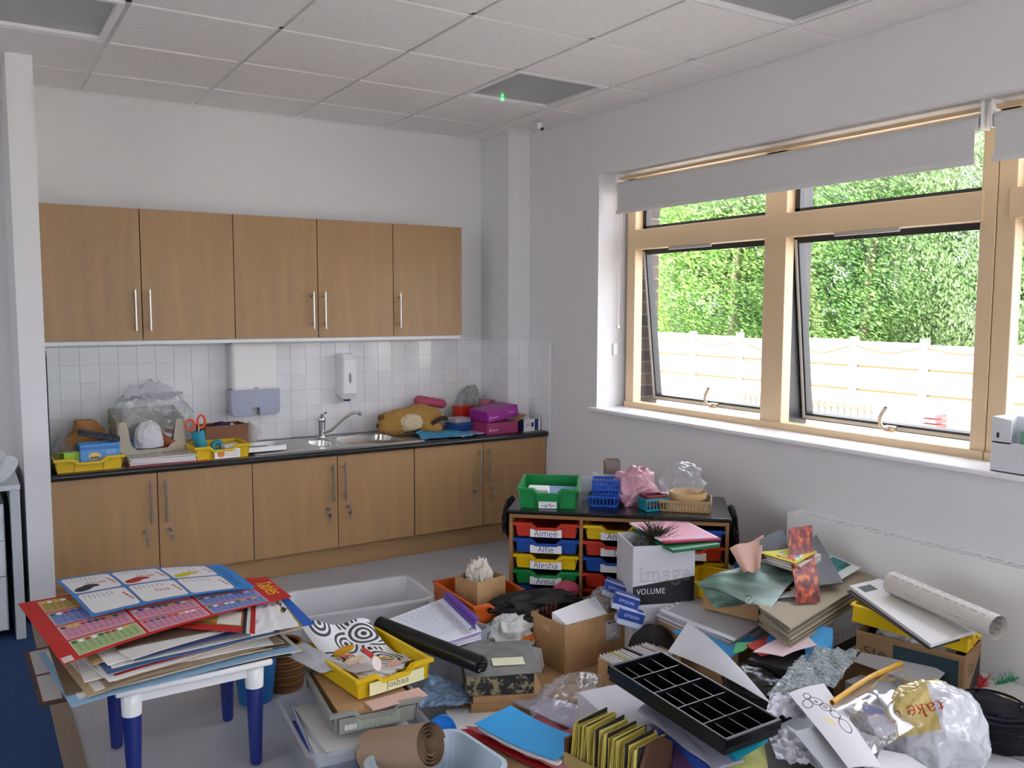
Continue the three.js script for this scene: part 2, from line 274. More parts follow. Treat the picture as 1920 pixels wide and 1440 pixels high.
{ // roller blinds
  const clothM = mat(0xd8d6d6, 0.85, { bumpMap: dataTex(128, 128, (u, v) => { const k = 128 + 60 * Math.sin(u * 400) * Math.sin(v * 400); return [k, k, k]; }, [4, 1], false), bumpScale: 0.0003 });
  const blind = (z0, z1, label) => {
    const t = thing('roller_blind', label, 'blind', [3.11, 2.29, (z0 + z1) / 2], 0, 'roller blinds'), h = (z1 - z0) / 2;
    obj('roller', bar([0, 0, -h + 0.01], [0, 0, h - 0.01], 0.032, 24), clothM, t);
    obj('fabric', bb(-0.034, -0.032, -0.158, 0.0, -h + 0.02, h - 0.02), clothM, t);
    obj('bottom_bar', bb(-0.041, -0.026, -0.165, -0.14, -h + 0.012, h - 0.012, 0.005), mat(0xdedcdb, 0.6), t);
    obj('head_rail', bb(-0.005, 0.03, 0.045, 0.062, -h, h, 0.004), mat(0xd9bd97, 0.5), t);
    obj('bracket', [bb(-0.03, 0.03, -0.03, 0.082, -h - 0.006, -h + 0.004, 0.003)], white, t); obj('bracket', [bb(-0.03, 0.03, -0.03, 0.082, h - 0.004, h + 0.006, 0.003)], white, t);
    return t;
  };
  const b = blind(1.205, 3.46, 'pale grey roller blind pulled a little down over the twin window beside the corner');
  obj('pull_cord', [bar([-0.01, -0.02, -1.12], [-0.01, -0.84, -1.12], 0.0016, 6), bar([0.012, -0.02, -1.12], [0.0, -0.82, -1.12], 0.0016, 6), new THREE.SphereGeometry(0.013, 10, 8).translate(-0.008, -0.85, -1.12)], white, b);
  blind(3.5, 5.55, 'pale grey roller blind next along from the corner window blind, beyond the double post'); blind(5.58, 7.5, 'pale grey roller blind of the rear window');
  one('cord_cleat', 'small white cord holder on the window jamb', 'cord holder', bb(0, 0.035, 0, 0.075, 0, 0.012, 0.004), white, [3.12, 1.26, WZ0 + 0.0005]);
}
{ // white convector radiator under the window
  const t = thing('radiator', 'long low white radiator on the wall under the window', 'radiator', [2.95, 0.06, 4.2]);
  obj('front_panel', bb(-0.05, -0.038, 0.02, 0.53, -1.47, 1.47, 0.004), white, t);
  obj('back_panel', bb(0.038, 0.048, 0, 0.54, -1.47, 1.47, 0.003), white, t);
  for (const s of [-1, 1]) obj('end_panel', bb(-0.05, 0.048, 0.02, 0.545, s * 1.47 - 0.005, s * 1.47 + 0.005, 0.002), white, t);
  for (let i = 0; i < 72; i++) obj('grille_bar', bb(-0.046, 0.046, 0.525, 0.54, -1.455 + i * 0.041, -1.441 + i * 0.041), white, t);
  obj('grille_rail', [bb(-0.05, -0.036, 0.526, 0.545, -1.47, 1.47, 0.003), bb(-0.008, 0.008, 0.52, 0.541, -1.47, 1.47, 0.002), bb(0.036, 0.048, 0.526, 0.545, -1.47, 1.47, 0.003)], white, t);
  for (const s of [-1.2, 1.17]) obj('bracket', bb(-0.04, 0.05, -0.06, 0.03, s, s + 0.03), white, t);
}

// ---------- outside ----------
{
  const ground = mat(0xb9b4a8, 0.95), G = -0.3;
  struct('ground', bb(-50, 60, G - 0.3, G, -45, 60), ground);
  const fm = mat(0xdccfb6, 0.85), railM = mat(0x5d4426, 0.85);
  // timber fence: posts, panels, rails, cap
  const FX = 13.2, top = 1.0;
  const t = thing('boundary_fence', 'pale sunlit timber fence with posts and rails across the yard', 'fence', [FX, G, 0]);
  for (let k = 0; k < 14; k++) {
    const z = 5 - k * 1.35;
    obj('fence_post', bb(-0.1, 0.02, 0, top - G + 0.06, z - 0.06, z + 0.06, 0.01), fm, t);
    obj('fence_panel', bb(0, 0.04, 0.04, top - G - 0.02 + 0.03 * Math.sin(k * 2.1), z - 1.35, z), fm, t);
    for (const y of [0.4, 0.82]) obj('fence_rail', bb(-0.025, 0, y, y + 0.035, z - 1.3, z - 0.06), railM, t);
    if (k > 1 && k < 12) obj('sagging_cable', tube([[-0.05, top - G - 0.1, z - 0.05], [-0.06, top - G - 0.22 - 0.05 * Math.sin(k), z - 0.7], [-0.05, top - G - 0.1, z - 1.3]], 0.014, 14, 6), railM, t);
  }
  // low picket border near the building
  const p = thing('picket_border', 'low dark picket border on the sunlit yard', 'border fence', [12.3, G, -3.5]);
  for (let k = 0; k < 22; k++) obj('picket', bb(0, 0.02, 0, 0.26, -k * 0.13, 0.05 - k * 0.13), mat(0x4e4a48, 0.8), p);
  obj('picket_rail', bb(-0.01, 0.0, 0.18, 0.22, -2.75, 0.06), mat(0x8a5a3a, 0.8), p);
  const cr = thing('red_crate', 'red slatted crate standing on the sunlit yard', 'crate', [12.5, G, -2.5]);
  for (let k = 0; k < 3; k++) obj('slat', bb(-0.15, 0.15, k * 0.08, k * 0.08 + 0.06, -0.15, 0.15, 0.01), mat(0xb04a4e, 0.7), cr);
  // temporary mesh barrier behind the fence
  const mb = thing('site_barrier', 'galvanised mesh site barrier standing behind the timber fence', 'barrier', [19, G, -3.2]), bmz = mat(0xdfe4ea, 0.4);
  obj('rail', [bar([0, 2.0, -2.4], [0, 2.0, 1.5], 0.03), bar([0, 0.2, -2.4], [0, 0.2, 1.5], 0.03)], bmz, mb);
  for (const z of [-2.4, -0.5, 1.5]) obj('post', bar([0, 0, z], [0, 2.0, z], 0.03), bmz, mb);
  for (let k = 0; k < 9; k++) obj('mesh_wire', bar([0, 0.25 + k * 0.2, -2.4], [0, 0.25 + k * 0.2, 1.5], 0.006, 6), bmz, mb);
  struct('bank', [bb(19.5, 60, G, G + 0.5, -45, 30)], mat(0x5d7040, 1));
}
// leafy trees: trunk with limbs, and foliage of separate leaves gathered in sprays
function tree(name, label, pos, o) {
  const { h = 9, r = 3, n = 9000, col = [0x6f9c3c, 0x85ad4a, 0x587f31], leaf = 0.13, bark = 0x6d6453, seed = 1, droop = 0, low = 0.08 } = o, q = rand(seed);
  const t = thing(name, label, 'tree', pos, 0, 'trees behind the yard fence'), bm = mat(bark, 0.95);
  obj('trunk', [bar([0, 0, 0], [0.15, h * 0.55, 0.1], 0.17, 8, 0.1), bar([0.15, h * 0.55, 0.1], [0, h * 0.95, 0], 0.1, 8, 0.03), bar([0.1, h * 0.4, 0.1], [0.9, h * 0.75, -0.6], 0.07, 6, 0.02), bar([0.1, h * 0.35, 0.1], [-0.5, h * 0.7, 0.9], 0.07, 6, 0.02)], bm, t);
  const lg = new THREE.BufferGeometry(); // pointed, folded leaf
  lg.setAttribute('position', new THREE.Float32BufferAttribute([0, 0, 0, 0.3, 0.08, 0.45, 0, 0, 1, -0.3, 0.08, 0.45, 0, -0.04, 0.5], 3)); lg.setIndex([0, 1, 4, 1, 2, 4, 2, 3, 4, 3, 0, 4]); lg.computeVertexNormals();
  const fo = new THREE.InstancedMesh(lg, mat(0xffffff, 0.6, { transmission: 0.3, thickness: 0, side: THREE.DoubleSide }), n); fo.name = 'foliage'; fo.userData.kind = 'stuff'; fo.castShadow = fo.receiveShadow = true;
  const cs = col.map((c) => new THREE.Color(c)), M4 = new THREE.Matrix4(), E = new THREE.Euler(), Q = new THREE.Quaternion(), S = new THREE.Vector3(), P = new THREE.Vector3(), C = new THREE.Color();
  let k = 0;
  while (k < n) {
    const y = low + (1 - low) * q(), a = q() * 6.283, prof = Math.sin(Math.PI * Math.pow(y, 0.75)) * 0.9 + 0.22 * (1 - y), rr = r * prof * (0.55 + 0.45 * Math.sqrt(q())) * (0.85 + 0.3 * N3(Math.cos(a) * 2, y * 5, Math.sin(a) * 2 + seed));
    const cx = Math.cos(a) * rr, cy = y * h, cz = Math.sin(a) * rr, m = 14 + (q() * 14 | 0), dl = 0.25 + q() * 0.35, tone = q();
    for (let s = 0; s < m && k < n; s++, k++) {
      const d = (q() - 0.5) * 2 * dl; P.set(cx + (q() - 0.5) * dl * 1.2, cy + (droop ? -q() * droop : (q() - 0.5) * dl * 1.1), cz + (q() - 0.5) * dl * 1.2 + d * 0.2);
      E.set(droop ? 1.0 + q() * 0.9 : 0.2 + q() * 0.9, q() * 6.283, (q() - 0.5) * 0.8); S.setScalar(leaf * (0.7 + 0.7 * q()));
      fo.setMatrixAt(k, M4.compose(P, Q.setFromEuler(E), S)); C.copy(cs[Math.min(cs.length - 1, ((tone * 0.7 + q() * 0.3) * cs.length) | 0)]); fo.setColorAt(k, C);
    }
  }
  t.add(fo); return t;
}
{
  const G = -0.3, limes = [0x7aa84a, 0x93bb5e, 0x669444, 0xb3cc7a], birch = [0x94ac78, 0xa2b886, 0x84a06a, 0xb0c298];
  tree('leafy_tree', 'bright lime green bushy tree rising behind the fence beside the window corner', [16.5, G, -10.6], { h: 7.6, r: 2.7, n: 60000, col: limes, seed: 3, leaf: 0.1 });
  tree('leafy_tree', 'mid green bushy tree next to the lime green one', [17.5, G, -7.4], { h: 7.4, r: 2.6, n: 60000, col: [0x6f9c4c, 0x88b060, 0x5e8a42], seed: 5, leaf: 0.1 });
  tree('birch_tree', 'pale weeping birch with drooping sprays behind the middle of the fence', [18, G, -4.6], { h: 9.5, r: 2.3, n: 60000, col: birch, seed: 8, leaf: 0.085, droop: 0.8, bark: 0xb9b2a4 });
  tree('leafy_tree', 'rounded green tree between the two weeping birches', [20, G, -2.6], { h: 6.2, r: 2.6, n: 60000, col: [0x84a868, 0x98ba7a, 0x709658], seed: 13, leaf: 0.095 });
  tree('birch_tree', 'tall weeping birch with a bare white trunk above the site barrier', [21.5, G, 0.3], { h: 11, r: 2.4, n: 55000, col: birch, seed: 21, leaf: 0.085, droop: 0.8, bark: 0xcfc8ba, low: 0.25 });
  tree('leafy_tree', 'green tree seen through the far pane past the double post', [20, G, 3.6], { h: 9, r: 2.8, n: 40000, col: birch, seed: 34, leaf: 0.1 });
  for (const [x, z, h, s] of [[22.5, -13.5, 11, 41], [24, -9.5, 12, 42], [25, -5.5, 12.5, 43], [26, -1.5, 13, 44], [27, 2.5, 12, 45], [19.5, -13.8, 9, 46]])
    tree('woodland_tree', 'dark green woodland tree in the row behind the birches', [x, G, z], { h, r: 3.3, n: 34000, col: [0x68884e, 0x587a44, 0x7c9c62], seed: s, leaf: 0.17, low: 0.02 });
}

// ---------- kitchen run on the back wall ----------
const WT = 0.722; // worktop height
{ // white wall tiles, each its own piece
  const tm = [mat(0xf1f1f2, 0.08), mat(0xeeeeef, 0.1), mat(0xf3f2f2, 0.07)], gm = mat(0xe9e9e9, 0.8), S = 0.1005, y0 = WT + 0.004;
  const gA = bb(0, 0.0995, 0, 0.0995, 0, 0.007, 0.0012), gC = bb(0, 0.007, 0, 0.0995, 0, 0.0995, 0.0012);
  const t = structGroup('wall_tiling');
  obj('grout', [bb(0.008, 2.83, WT, y0 + 6 * S, 0, 0.004), bb(2.826, 2.83, WT, y0 + 6 * S, 0, 0.374), bb(2.826, 3.0, WT, y0 + 6 * S, 0.37, 0.374), bb(2.996, 3.0, WT, y0 + 6 * S, 0.37, 0.635)], gm, t);
  for (let j = 0; j < 6; j++) {
    for (let i = 0; i < 28; i++) obj('wall_tile', gA, tm[(i * 5 + j * 7) % 3], t).position.set(0.014 + i * S, y0 + j * S, 0.002);
    for (let i = 0; i < 4; i++) obj('wall_tile', gC, tm[(i + j) % 3], t).position.set(2.822, y0 + j * S, 0.3735 - (i + 1) * 0.0925);
    for (let i = 0; i < 2; i++) { const o = obj('wall_tile', gA, tm[(i + j) % 3], t); o.position.set(2.824 + i * 0.0875, y0 + j * S, 0.3715); o.scale.x = 0.86; }
    for (let i = 0; i < 3; i++) { const o = obj('wall_tile', gC, tm[(i + j) % 3], t); o.position.set(2.992, y0 + j * S, 0.381 + i * 0.085); o.scale.z = 0.84; }
  }
  obj('tile_trim', [bb(0.01, 2.82, y0 + 6 * S, y0 + 6 * S + 0.012, 0, 0.009, 0.002)], white, t);
}
one('glass_splashback', 'clear glass side panel on the partition at the worktop end', 'splashback', bb(0.0005, 0.0065, WT + 0.001, 1.345, 0.02, 0.64, 0.001), mat(0xd9f2ea, 0.02, { transmission: 0.95, thickness: 0.006, ior: 1.5, attenuationColor: new THREE.Color(0.3, 0.8, 0.65), attenuationDistance: 0.08 }), [0, 0, 0]);
const handleGeo = (L) => [bar([0, 0, 0.032], [0, L, 0.032], 0.006, 12), bar([0, 0.03, 0], [0, 0.03, 0.032], 0.0045, 8), bar([0, L - 0.03, 0], [0, L - 0.03, 0.032], 0.0045, 8)];
const hG = merge(handleGeo(0.225)), keyG = merge([bar([0, 0, 0], [0, 0, 0.014], 0.009, 14), bb(-0.0012, 0.0012, -0.004, 0.004, 0.014, 0.034), lathe([[0.005, -0.0012], [0.011, -0.0012], [0.011, 0.0012], [0.005, 0.0012], [0.005, -0.0012]], 16).rotateZ(Math.PI / 2).translate(0, 0, 0.04), tube([[0, -0.004, 0.04], [0.004, -0.012, 0.044], [0, -0.018, 0.04], [-0.004, -0.012, 0.038], [0, -0.004, 0.04]], 0.0012, 16, 5), bb(-0.009, 0.009, -0.042, -0.017, 0.0385, 0.041, 0.001), bb(-0.003, 0.003, -0.072, -0.042, 0.039, 0.0405)]);
function cupboard(kind, label, x0, doors, y0, y1, zb, handleY, keys, z0 = 0.001) {
  const w = doors.length * 0.5, t = thing(kind, label, 'cupboard', [x0, y0, 0.008], 0, kind === 'wall_cupboard' ? 'beech cupboards over the worktop' : 'beech cupboards under the worktop'), h = y1 - y0, b = beechA;
  obj('carcass', [bb(0.0005, 0.018, 0, h, z0, zb - 0.03), bb(w - 0.018, w - 0.0005, 0, h, z0, zb - 0.03), bb(0.018, w - 0.018, 0, 0.018, z0, zb - 0.03), bb(0.018, w - 0.018, h - 0.018, h, z0, zb - 0.03), bb(0.018, w - 0.018, 0.018, h - 0.018, z0, z0 + 0.01)], kind === 'wall_cupboard' ? mat(0xece9e4, 0.5) : b, t);
  doors.forEach((side, i) => {
    const d = obj('door', bb(0.0022, 0.4978, 0.002, h - 0.002, 0, 0.0185, 0.0015), (i + (x0 * 2 | 0)) % 2 ? beechB : beechA, t); d.position.set(i * 0.5, 0, zb - 0.0275);
    const hx = side > 0 ? 0.463 : 0.037;
    const hd = obj('handle', hG, steel, d); hd.position.set(hx, handleY - y0, 0.0185);
    if (keys) obj('lock_and_key', keyG, steel, d).position.set(hx - (side > 0 ? 0.028 : -0.022), handleY - y0 - 0.045, 0.0185);
  });
  return t;
}
const U0 = 1.372, U1 = 2.088, UZ = 0.306, B0 = 0.133, B1 = 0.686, BZ = 0.594;
cupboard('wall_cupboard', 'double beech wall cupboard above the yellow trays and the paper towel dispenser', 0.004, [1, -1], U0, U1, UZ, 1.425, false);
cupboard('wall_cupboard', 'double beech wall cupboard above the tap and the soap dispenser', 1.004, [1, -1], U0, U1, UZ, 1.425, false);
cupboard('wall_cupboard', 'single-door beech wall cupboard above the plush lion, at the column end', 2.004, [-1], U0, U1, UZ, 1.425, false);
cupboard('base_cupboard', 'double beech base cupboard under the yellow trays with keys in its locks', 0.002, [1, -1], B0, B1, BZ, 0.42, true);
cupboard('base_cupboard', 'double beech base cupboard under the sink with keys in its locks', 1.002, [1, -1], B0, B1, BZ, 0.42, true);
cupboard('base_cupboard', 'double beech base cupboard under the magenta boxes with keys in its locks', 2.004, [1, -1], B0, B1, BZ, 0.42, true, 0.375).scale.x = 0.99;
one('pelmet_strip', 'thin white strip under the beech wall cupboards', 'strip', bb(0.012, 2.5, 1.349, 1.371, 0.01, 0.285, 0.002), white);
one('plinth', 'long beech kickboard under the base cupboards', 'plinth', bb(0.002, 2.99, 0.001, 0.131, 0.53, 0.548), mat(0xffffff, 0.45, { map: (() => { const t = beechTex(3); t.rotation = Math.PI / 2; return t; })() }));
const SK = { x0: 1.03, x1: 2.1, z0: 0.09, z1: 0.57 };
{ // black speckled worktop with a rounded front edge and a cut-out for the sink
  const g = dataTex(256, 256, (u, v) => { const n = N3(u * 90, v * 90, 2) + 0.6 * N3(u * 200, v * 200, 5), k = n > 0.45 ? 70 : n > 0.2 ? 40 : 24; return [k, k, k + 2]; }, [3, 3]);
  const rect = (a, b, c, d) => [[a, c], [b, c], [b, d], [a, d]];
  const top = extr(rect(0.008, 2.988, -0.612, -0.01), 0.032, 0, [rect(SK.x0 + 0.02, SK.x1 - 0.02, -SK.z1 + 0.02, -SK.z0 - 0.02)]).rotateX(-Math.PI / 2).translate(0, WT - 0.032, 0);
  const nose = new THREE.CylinderGeometry(0.016, 0.016, 2.98, 20, 1, false).rotateZ(Math.PI / 2).translate(1.498, WT - 0.016, 0.612);
  one('worktop', 'black speckled worktop with rounded front edge along the back wall', 'worktop', [uvBox(top), uvBox(nose)], mat(0xffffff, 0.28, { map: g }));
}
{ // stainless inset sink
  const t = thing('kitchen_sink', 'stainless steel inset sink with drainer, half bowl and main bowl', 'sink', [0, WT, 0]);
  const rr = (x0, x1, z0, z1, r, n = 6) => { const o = []; for (const [cx, cz, a] of [[x1 - r, -z0 - r, 0], [x0 + r, -z0 - r, 1], [x0 + r, -z1 + r, 2], [x1 - r, -z1 + r, 3]]) for (let k = 0; k <= n; k++) { const q = (a + k / n) * Math.PI / 2; o.push([cx + r * Math.cos(q), cz + r * Math.sin(q)]); } return o; };
  const half = [1.43, 1.575, 0.2, 0.5, 0.05], main = [1.62, 1.99, 0.15, 0.52, 0.07];
  obj('rim', extr(rr(SK.x0, SK.x1, SK.z0, SK.z1, 0.03), 0.0025, 0.0015, [rr(...half), rr(...main)]).rotateX(-Math.PI / 2).translate(0, 0.0015, 0), steel, t);
  const bowl = (q, dep) => { const a = rr(...q), P = [], I = [], m = a.length; const rings = [[0, 0.004], [0.004, 0], [0.012, -dep * 0.9], [0.03, -dep]]; const cx = (q[0] + q[1]) / 2, cz = -(q[2] + q[3]) / 2;
    for (const [ins, y] of rings) for (const [x, z] of a) { const l = Math.hypot(x - cx, z - cz); P.push(x + (cx - x) / l * ins, y, -(z + (cz - z) / l * ins)); } P.push(cx, -dep, -cz);
    for (let k = 0; k < rings.length - 1; k++) for (let i = 0; i < m; i++) { const j = (i + 1) % m; I.push(k * m + i, k * m + j, (k + 1) * m + j, k * m + i, (k + 1) * m + j, (k + 1) * m + i); } const b = (rings.length - 1) * m; for (let i = 0; i < m; i++) I.push(b + i, b + (i + 1) % m, b + m);
    const g = new THREE.BufferGeometry(); g.setAttribute('position', new THREE.Float32BufferAttribute(P, 3)); g.setIndex(I); g.computeVertexNormals(); return g; };
  const sm = mat(0xc4c2be, 0.22, { metalness: 1, side: THREE.DoubleSide });
  obj('half_bowl', bowl(half, 0.1), sm, t); obj('main_bowl', bowl(main, 0.15), sm, t);
  for (let k = 0; k < 9; k++) obj('drainer_rib', bb(1.08, 1.38, 0.003, 0.0065, 0.16 + k * 0.042, 0.167 + k * 0.042, 0.0015), steel, t);
  for (const [x, z, y] of [[1.5, 0.35, -0.1], [1.805, 0.335, -0.15]]) obj('drain', lathe([[0, 0.003], [0.02, 0.003], [0.035, 0.005], [0.04, 0.001], [0.036, 0], [0, 0]], 24).translate(x, y, z), chrome, t);
}
{ // chrome mixer tap
  const t = thing('mixer_tap', 'chrome mixer tap with a long slanting spout behind the sink', 'tap', [1.573, WT + 0.0045, 0.14]);
  obj('body', lathe([[0, 0], [0.028, 0], [0.028, 0.006], [0.022, 0.012], [0.022, 0.1], [0.026, 0.112], [0.026, 0.128], [0.018, 0.136], [0, 0.138]], 28), chrome, t);
  obj('spout', [tube([[0.012, 0.035, 0.015], [0.05, 0.05, 0.03], [0.13, 0.125, 0.06], [0.18, 0.155, 0.075], [0.225, 0.16, 0.09]], 0.0095, 40, 12), bar([0.222, 0.162, 0.089], [0.222, 0.138, 0.089], 0.012, 16)], chrome, t);
  obj('lever', [bar([0, 0.13, 0], [0, 0.15, 0.004], 0.014, 16), tube([[0, 0.148, 0.002], [0.004, 0.158, 0.03], [0.008, 0.168, 0.06]], 0.006, 14, 8)], chrome, t);
}
{ // paper towel dispenser
  const t = thing('paper_towel_dispenser', 'white paper towel dispenser with grey see-through base on the tiles', 'dispenser', [1.167, 0.9, 0.0095]);
  obj('cover', bb(-0.14, 0.14, 0.145, 0.448, 0, 0.11, 0.028), mat(0xf0efeb, 0.2), t);
  obj('lower_tray', [extr([[-0.145, 0.015], [-0.13, 0], [-0.028, 0], [-0.028, 0.03], [-0.02, 0.046], [0.02, 0.046], [0.028, 0.03], [0.028, 0], [0.13, 0], [0.145, 0.015], [0.147, 0.15], [-0.147, 0.15]], 0.106, 0.004)], mat(0xa9aec2, 0.12, { clearcoat: 0.6 }), t);
  obj('paper_tongue', bb(-0.022, 0.022, -0.012, 0.05, 0.03, 0.06, 0.004), mat(0xe2e0da, 0.8), t);
  obj('badge', bb(-0.012, 0.012, 0.16, 0.168, 0.11, 0.112, 0.001), mat(0x9a9aa2, 0.3), t);
}
{ // soap dispenser
  const t = thing('soap_dispenser', 'white wall soap dispenser with blue nozzle above the sink', 'dispenser', [1.775, 0.945, 0.0095]);
  obj('housing', extr([[0, 0.045], [0.085, 0.03], [0.105, 0.06], [0.108, 0.27], [0.088, 0.296], [0, 0.302]], 0.075, 0.012).rotateY(-Math.PI / 2).translate(0.0375, 0, 0), mat(0xf3f3f3, 0.15), t);
  obj('nozzle', bb(-0.02, 0.02, 0.0, 0.036, 0.03, 0.075, 0.006), mat(0x22407f, 0.3), t);
  obj('level_window', new THREE.SphereGeometry(1, 20, 12).scale(0.009, 0.035, 0.004).translate(0.0, 0.155, 0.119), mat(0x8b8f96, 0.15), t);
}

// ---------- builders for the classroom things ----------
// classroom tray, front towards +z, standing on its base
const trayGeo = new Map();
function trayShape(w, d, h) {
  const key = [w, d, h].join(); if (trayGeo.has(key)) return trayGeo.get(key);
  const t = 0.0025, k = 0.018, dip = Math.min(0.022, h * 0.32), W = w / 2, D = d / 2, q = W - 0.014;
  const prof = (y) => [[-q, y], [-0.36 * w * 0.62, y], [-0.15 * w, y - dip], [0.15 * w, y - dip], [0.36 * w * 0.62, y], [q, y]];
  const frontWall = extr([[-W + k, 0], [W - k, 0], ...prof(h).reverse()], t).rotateX(0.05).translate(0, 0, D - 0.022 - h * 0.05);
  const band = [...prof(h), ...prof(h - 0.011).reverse()].map(([x, y]) => [x * (W / q), y]);
  const lip = extr(band, 0.016, 0.001).translate(0, 0, D - 0.02);
  const side = (s) => { const g = bb(-t / 2, t / 2, 0, h, -D + 0.012, D - 0.02); return g.rotateZ(-s * Math.atan(0.014 / h) * 1).translate(s * (W - 0.019), 0, 0); };
  const body = merge([frontWall, side(-1), side(1), bb(-W + 0.012, W - 0.012, 0, h, -D + 0.01, -D + 0.0125), bb(-W + k, W - k, 0, 0.003, -D + 0.012, D - 0.02), bb(-0.2 * w - 0.002, -0.2 * w, 0, h - dip - 0.004, D - 0.024, D - 0.0145), bb(0.2 * w, 0.2 * w + 0.002, 0, h - dip - 0.004, D - 0.024, D - 0.0145)]);
  const rim = merge([lip, bb(-W, -W + 0.014, h - 0.008, h, -D, D - 0.018, 0.002), bb(W - 0.014, W, h - 0.008, h, -D, D - 0.018, 0.002), bb(-W, W, h - 0.008, h, -D, -D + 0.014, 0.002)]);
  const r = [body, rim]; trayGeo.set(key, r); return r;
}
const trayMats = { red: mat(0xc93a26, 0.35), blue: mat(0x1f50a8, 0.35), yellow: mat(0xe2bd12, 0.35), green: mat(0x1a8a45, 0.35), orange: mat(0xd9631c, 0.35), grey: mat(0x8f9088, 0.5) };
function tray(label, color, pos, ry, o = {}) {
  const { w = 0.312, d = 0.427, h = 0.075, group, cat = 'tray', name = 'classroom_tray' } = o, t = thing(name, label, cat, pos, ry, group), [b, r] = trayShape(w, d, h), m = trayMats[color];
  obj('body', b, m, t); obj('rim', r, m, t);
  if (o.print) { const [pw, ph, py, px0 = 0] = o.plate || [0.15, 0.036, 0.003]; obj('name_card', new THREE.BoxGeometry(pw, ph, 0.0015).translate(px0, py + ph / 2, d / 2 - 0.0165 + 0.01), mat(0xffffff, 0.6, { map: o.print }), t); }
  return t;
}
// open carton: four walls and a base
function cartonGeo(w, h, d, t = 0.004) { return merge([bb(-w / 2, w / 2, 0, t, -d / 2, d / 2), bb(-w / 2, -w / 2 + t, t, h, -d / 2, d / 2), bb(w / 2 - t, w / 2, t, h, -d / 2, d / 2), bb(-w / 2 + t, w / 2 - t, t, h, -d / 2, -d / 2 + t), bb(-w / 2 + t, w / 2 - t, t, h, d / 2 - t, d / 2)].map(uvBox)); }
// moulded tub with sloping walls, rounded corners and a rolled rim
function tubGeo(w, h, d, o = {}) {
  const { r = 0.04, taper = 0.85, lip = 0.012, t = 0.002 } = o, ring = (W, D, R_, y) => { const a = []; for (let c = 0; c < 4; c++) for (let k = 0; k <= 5; k++) { const q = (c + k / 5) * Math.PI / 2, sx = c === 0 || c === 3 ? 1 : -1, sz = c < 2 ? 1 : -1; a.push([sx * (W / 2 - R_) + R_ * Math.cos(q), y, sz * (D / 2 - R_) + R_ * Math.sin(q)]); } return a; };
  const prof = [[taper, 0], [taper + 0.01, 0.006], [1, h - 0.012], [1 + 2 * lip / w, h - 0.01], [1 + 2 * lip / w, h], [1, h], [1 - 2 * t / w, h - 0.012], [taper - 2 * t / w, 0.004]];
  const P = [], I = []; let m = 0;
  for (const [s, y] of prof) { const a = ring(w * s, d - w * (1 - s), r, y); m = a.length; for (const p of a) P.push(...p); }
  for (let k = 0; k < prof.length - 1; k++) for (let i = 0; i < m; i++) { const j = (i + 1) % m; I.push(k * m + i, (k + 1) * m + i, (k + 1) * m + j, k * m + i, (k + 1) * m + j, k * m + j); }
  for (const [k, y] of [[0, 0], [prof.length - 1, 0.004]]) { const c = P.length / 3; P.push(0, y, 0); for (let i = 0; i < m; i++) I.push(k * m + i, k * m + (i + 1) % m, c); }
  const g = new THREE.BufferGeometry(); g.setAttribute('position', new THREE.Float32BufferAttribute(P, 3)); g.setIndex(I); return g.toNonIndexed().computeVertexNormals() || flatN(g);
}
function flatN(g) { const q = g.toNonIndexed(); q.computeVertexNormals(); return q; }
// spiral roll of card seen from its end
function rollGeo(L, r0, turns, gap, t = 0.0012) {
  const n = Math.ceil(turns * 28), P = [], I = [];
  for (let s = 0; s < 2; s++) for (let i = 0; i <= n; i++) for (const z of [0, L]) { const a = i / 28 * 6.283, r = r0 - gap * i / 28 + (s ? -t : 0); P.push(Math.cos(a) * r, Math.sin(a) * r, z); }
  const off = (n + 1) * 2; for (let i = 0; i < n; i++) for (let s = 0; s < 2; s++) { const k = s * off + 2 * i; I.push(k, k + 1, k + 3, k, k + 3, k + 2); }
  for (let i = 0; i < n; i++) for (let e = 0; e < 2; e++) { const k = 2 * i + e; I.push(k, k + 2, off + k + 2, k, off + k + 2, off + k); }
  const g = new THREE.BufferGeometry(); g.setAttribute('position', new THREE.Float32BufferAttribute(P, 3)); g.setIndex(I); g.computeVertexNormals(); return g;
}
// lattice basket: rim, base, and upright strips
function basket(name, label, color, pos, ry, w, d, h, o = {}) {
  const t = thing(name, label, 'basket', pos, ry, o.group), m = typeof color === 'number' ? mat(color, 0.45) : color, k = 0.9, W = w / 2, D = d / 2, nS = o.strips || 9;
  obj('rim', [bb(-W, W, h - 0.012, h, -D, -D + 0.006, 0.002), bb(-W, W, h - 0.012, h, D - 0.006, D, 0.002), bb(-W, -W + 0.006, h - 0.012, h, -D, D, 0.002), bb(W - 0.006, W, h - 0.012, h, -D, D, 0.002)], m, t);
  obj('base', bb(-W * k, W * k, 0, 0.012, -D * k, D * k, 0.003), m, t);
  const st = (a, b) => { const g = bar(a, b, 0.0034, 5); return g; };
  for (const s of [-1, 1]) {
    const f = [], g = [];
    for (let i = 0; i <= nS; i++) { const u = -1 + 2 * i / nS; f.push(st([u * W * k, 0.006, s * D * k], [u * W * 0.98, h - 0.006, s * (D - 0.003)])); }
    for (let i = 0; i <= nS; i++) { const u = -1 + 2 * i / nS; g.push(st([s * W * k, 0.006, u * D * k], [s * (W - 0.003), h - 0.006, u * D * 0.98])); }
    obj('lattice_wall', f, m, t).userData.kind = 'stuff'; obj('lattice_wall', g, m, t).userData.kind = 'stuff';
  }
  return t;
}
const G_ = (s) => s;
function printed(w, h, bg, draw) { return mat(0xffffff, 0.65, { map: canvasTex(w, h, (g) => { g.fillStyle = bg; g.fillRect(0, 0, w, h); draw(g, w, h); }) }); }
function glossPrint(w, h, bg, draw) { const m = printed(w, h, bg, draw); m.roughness = 0.12; return m; }
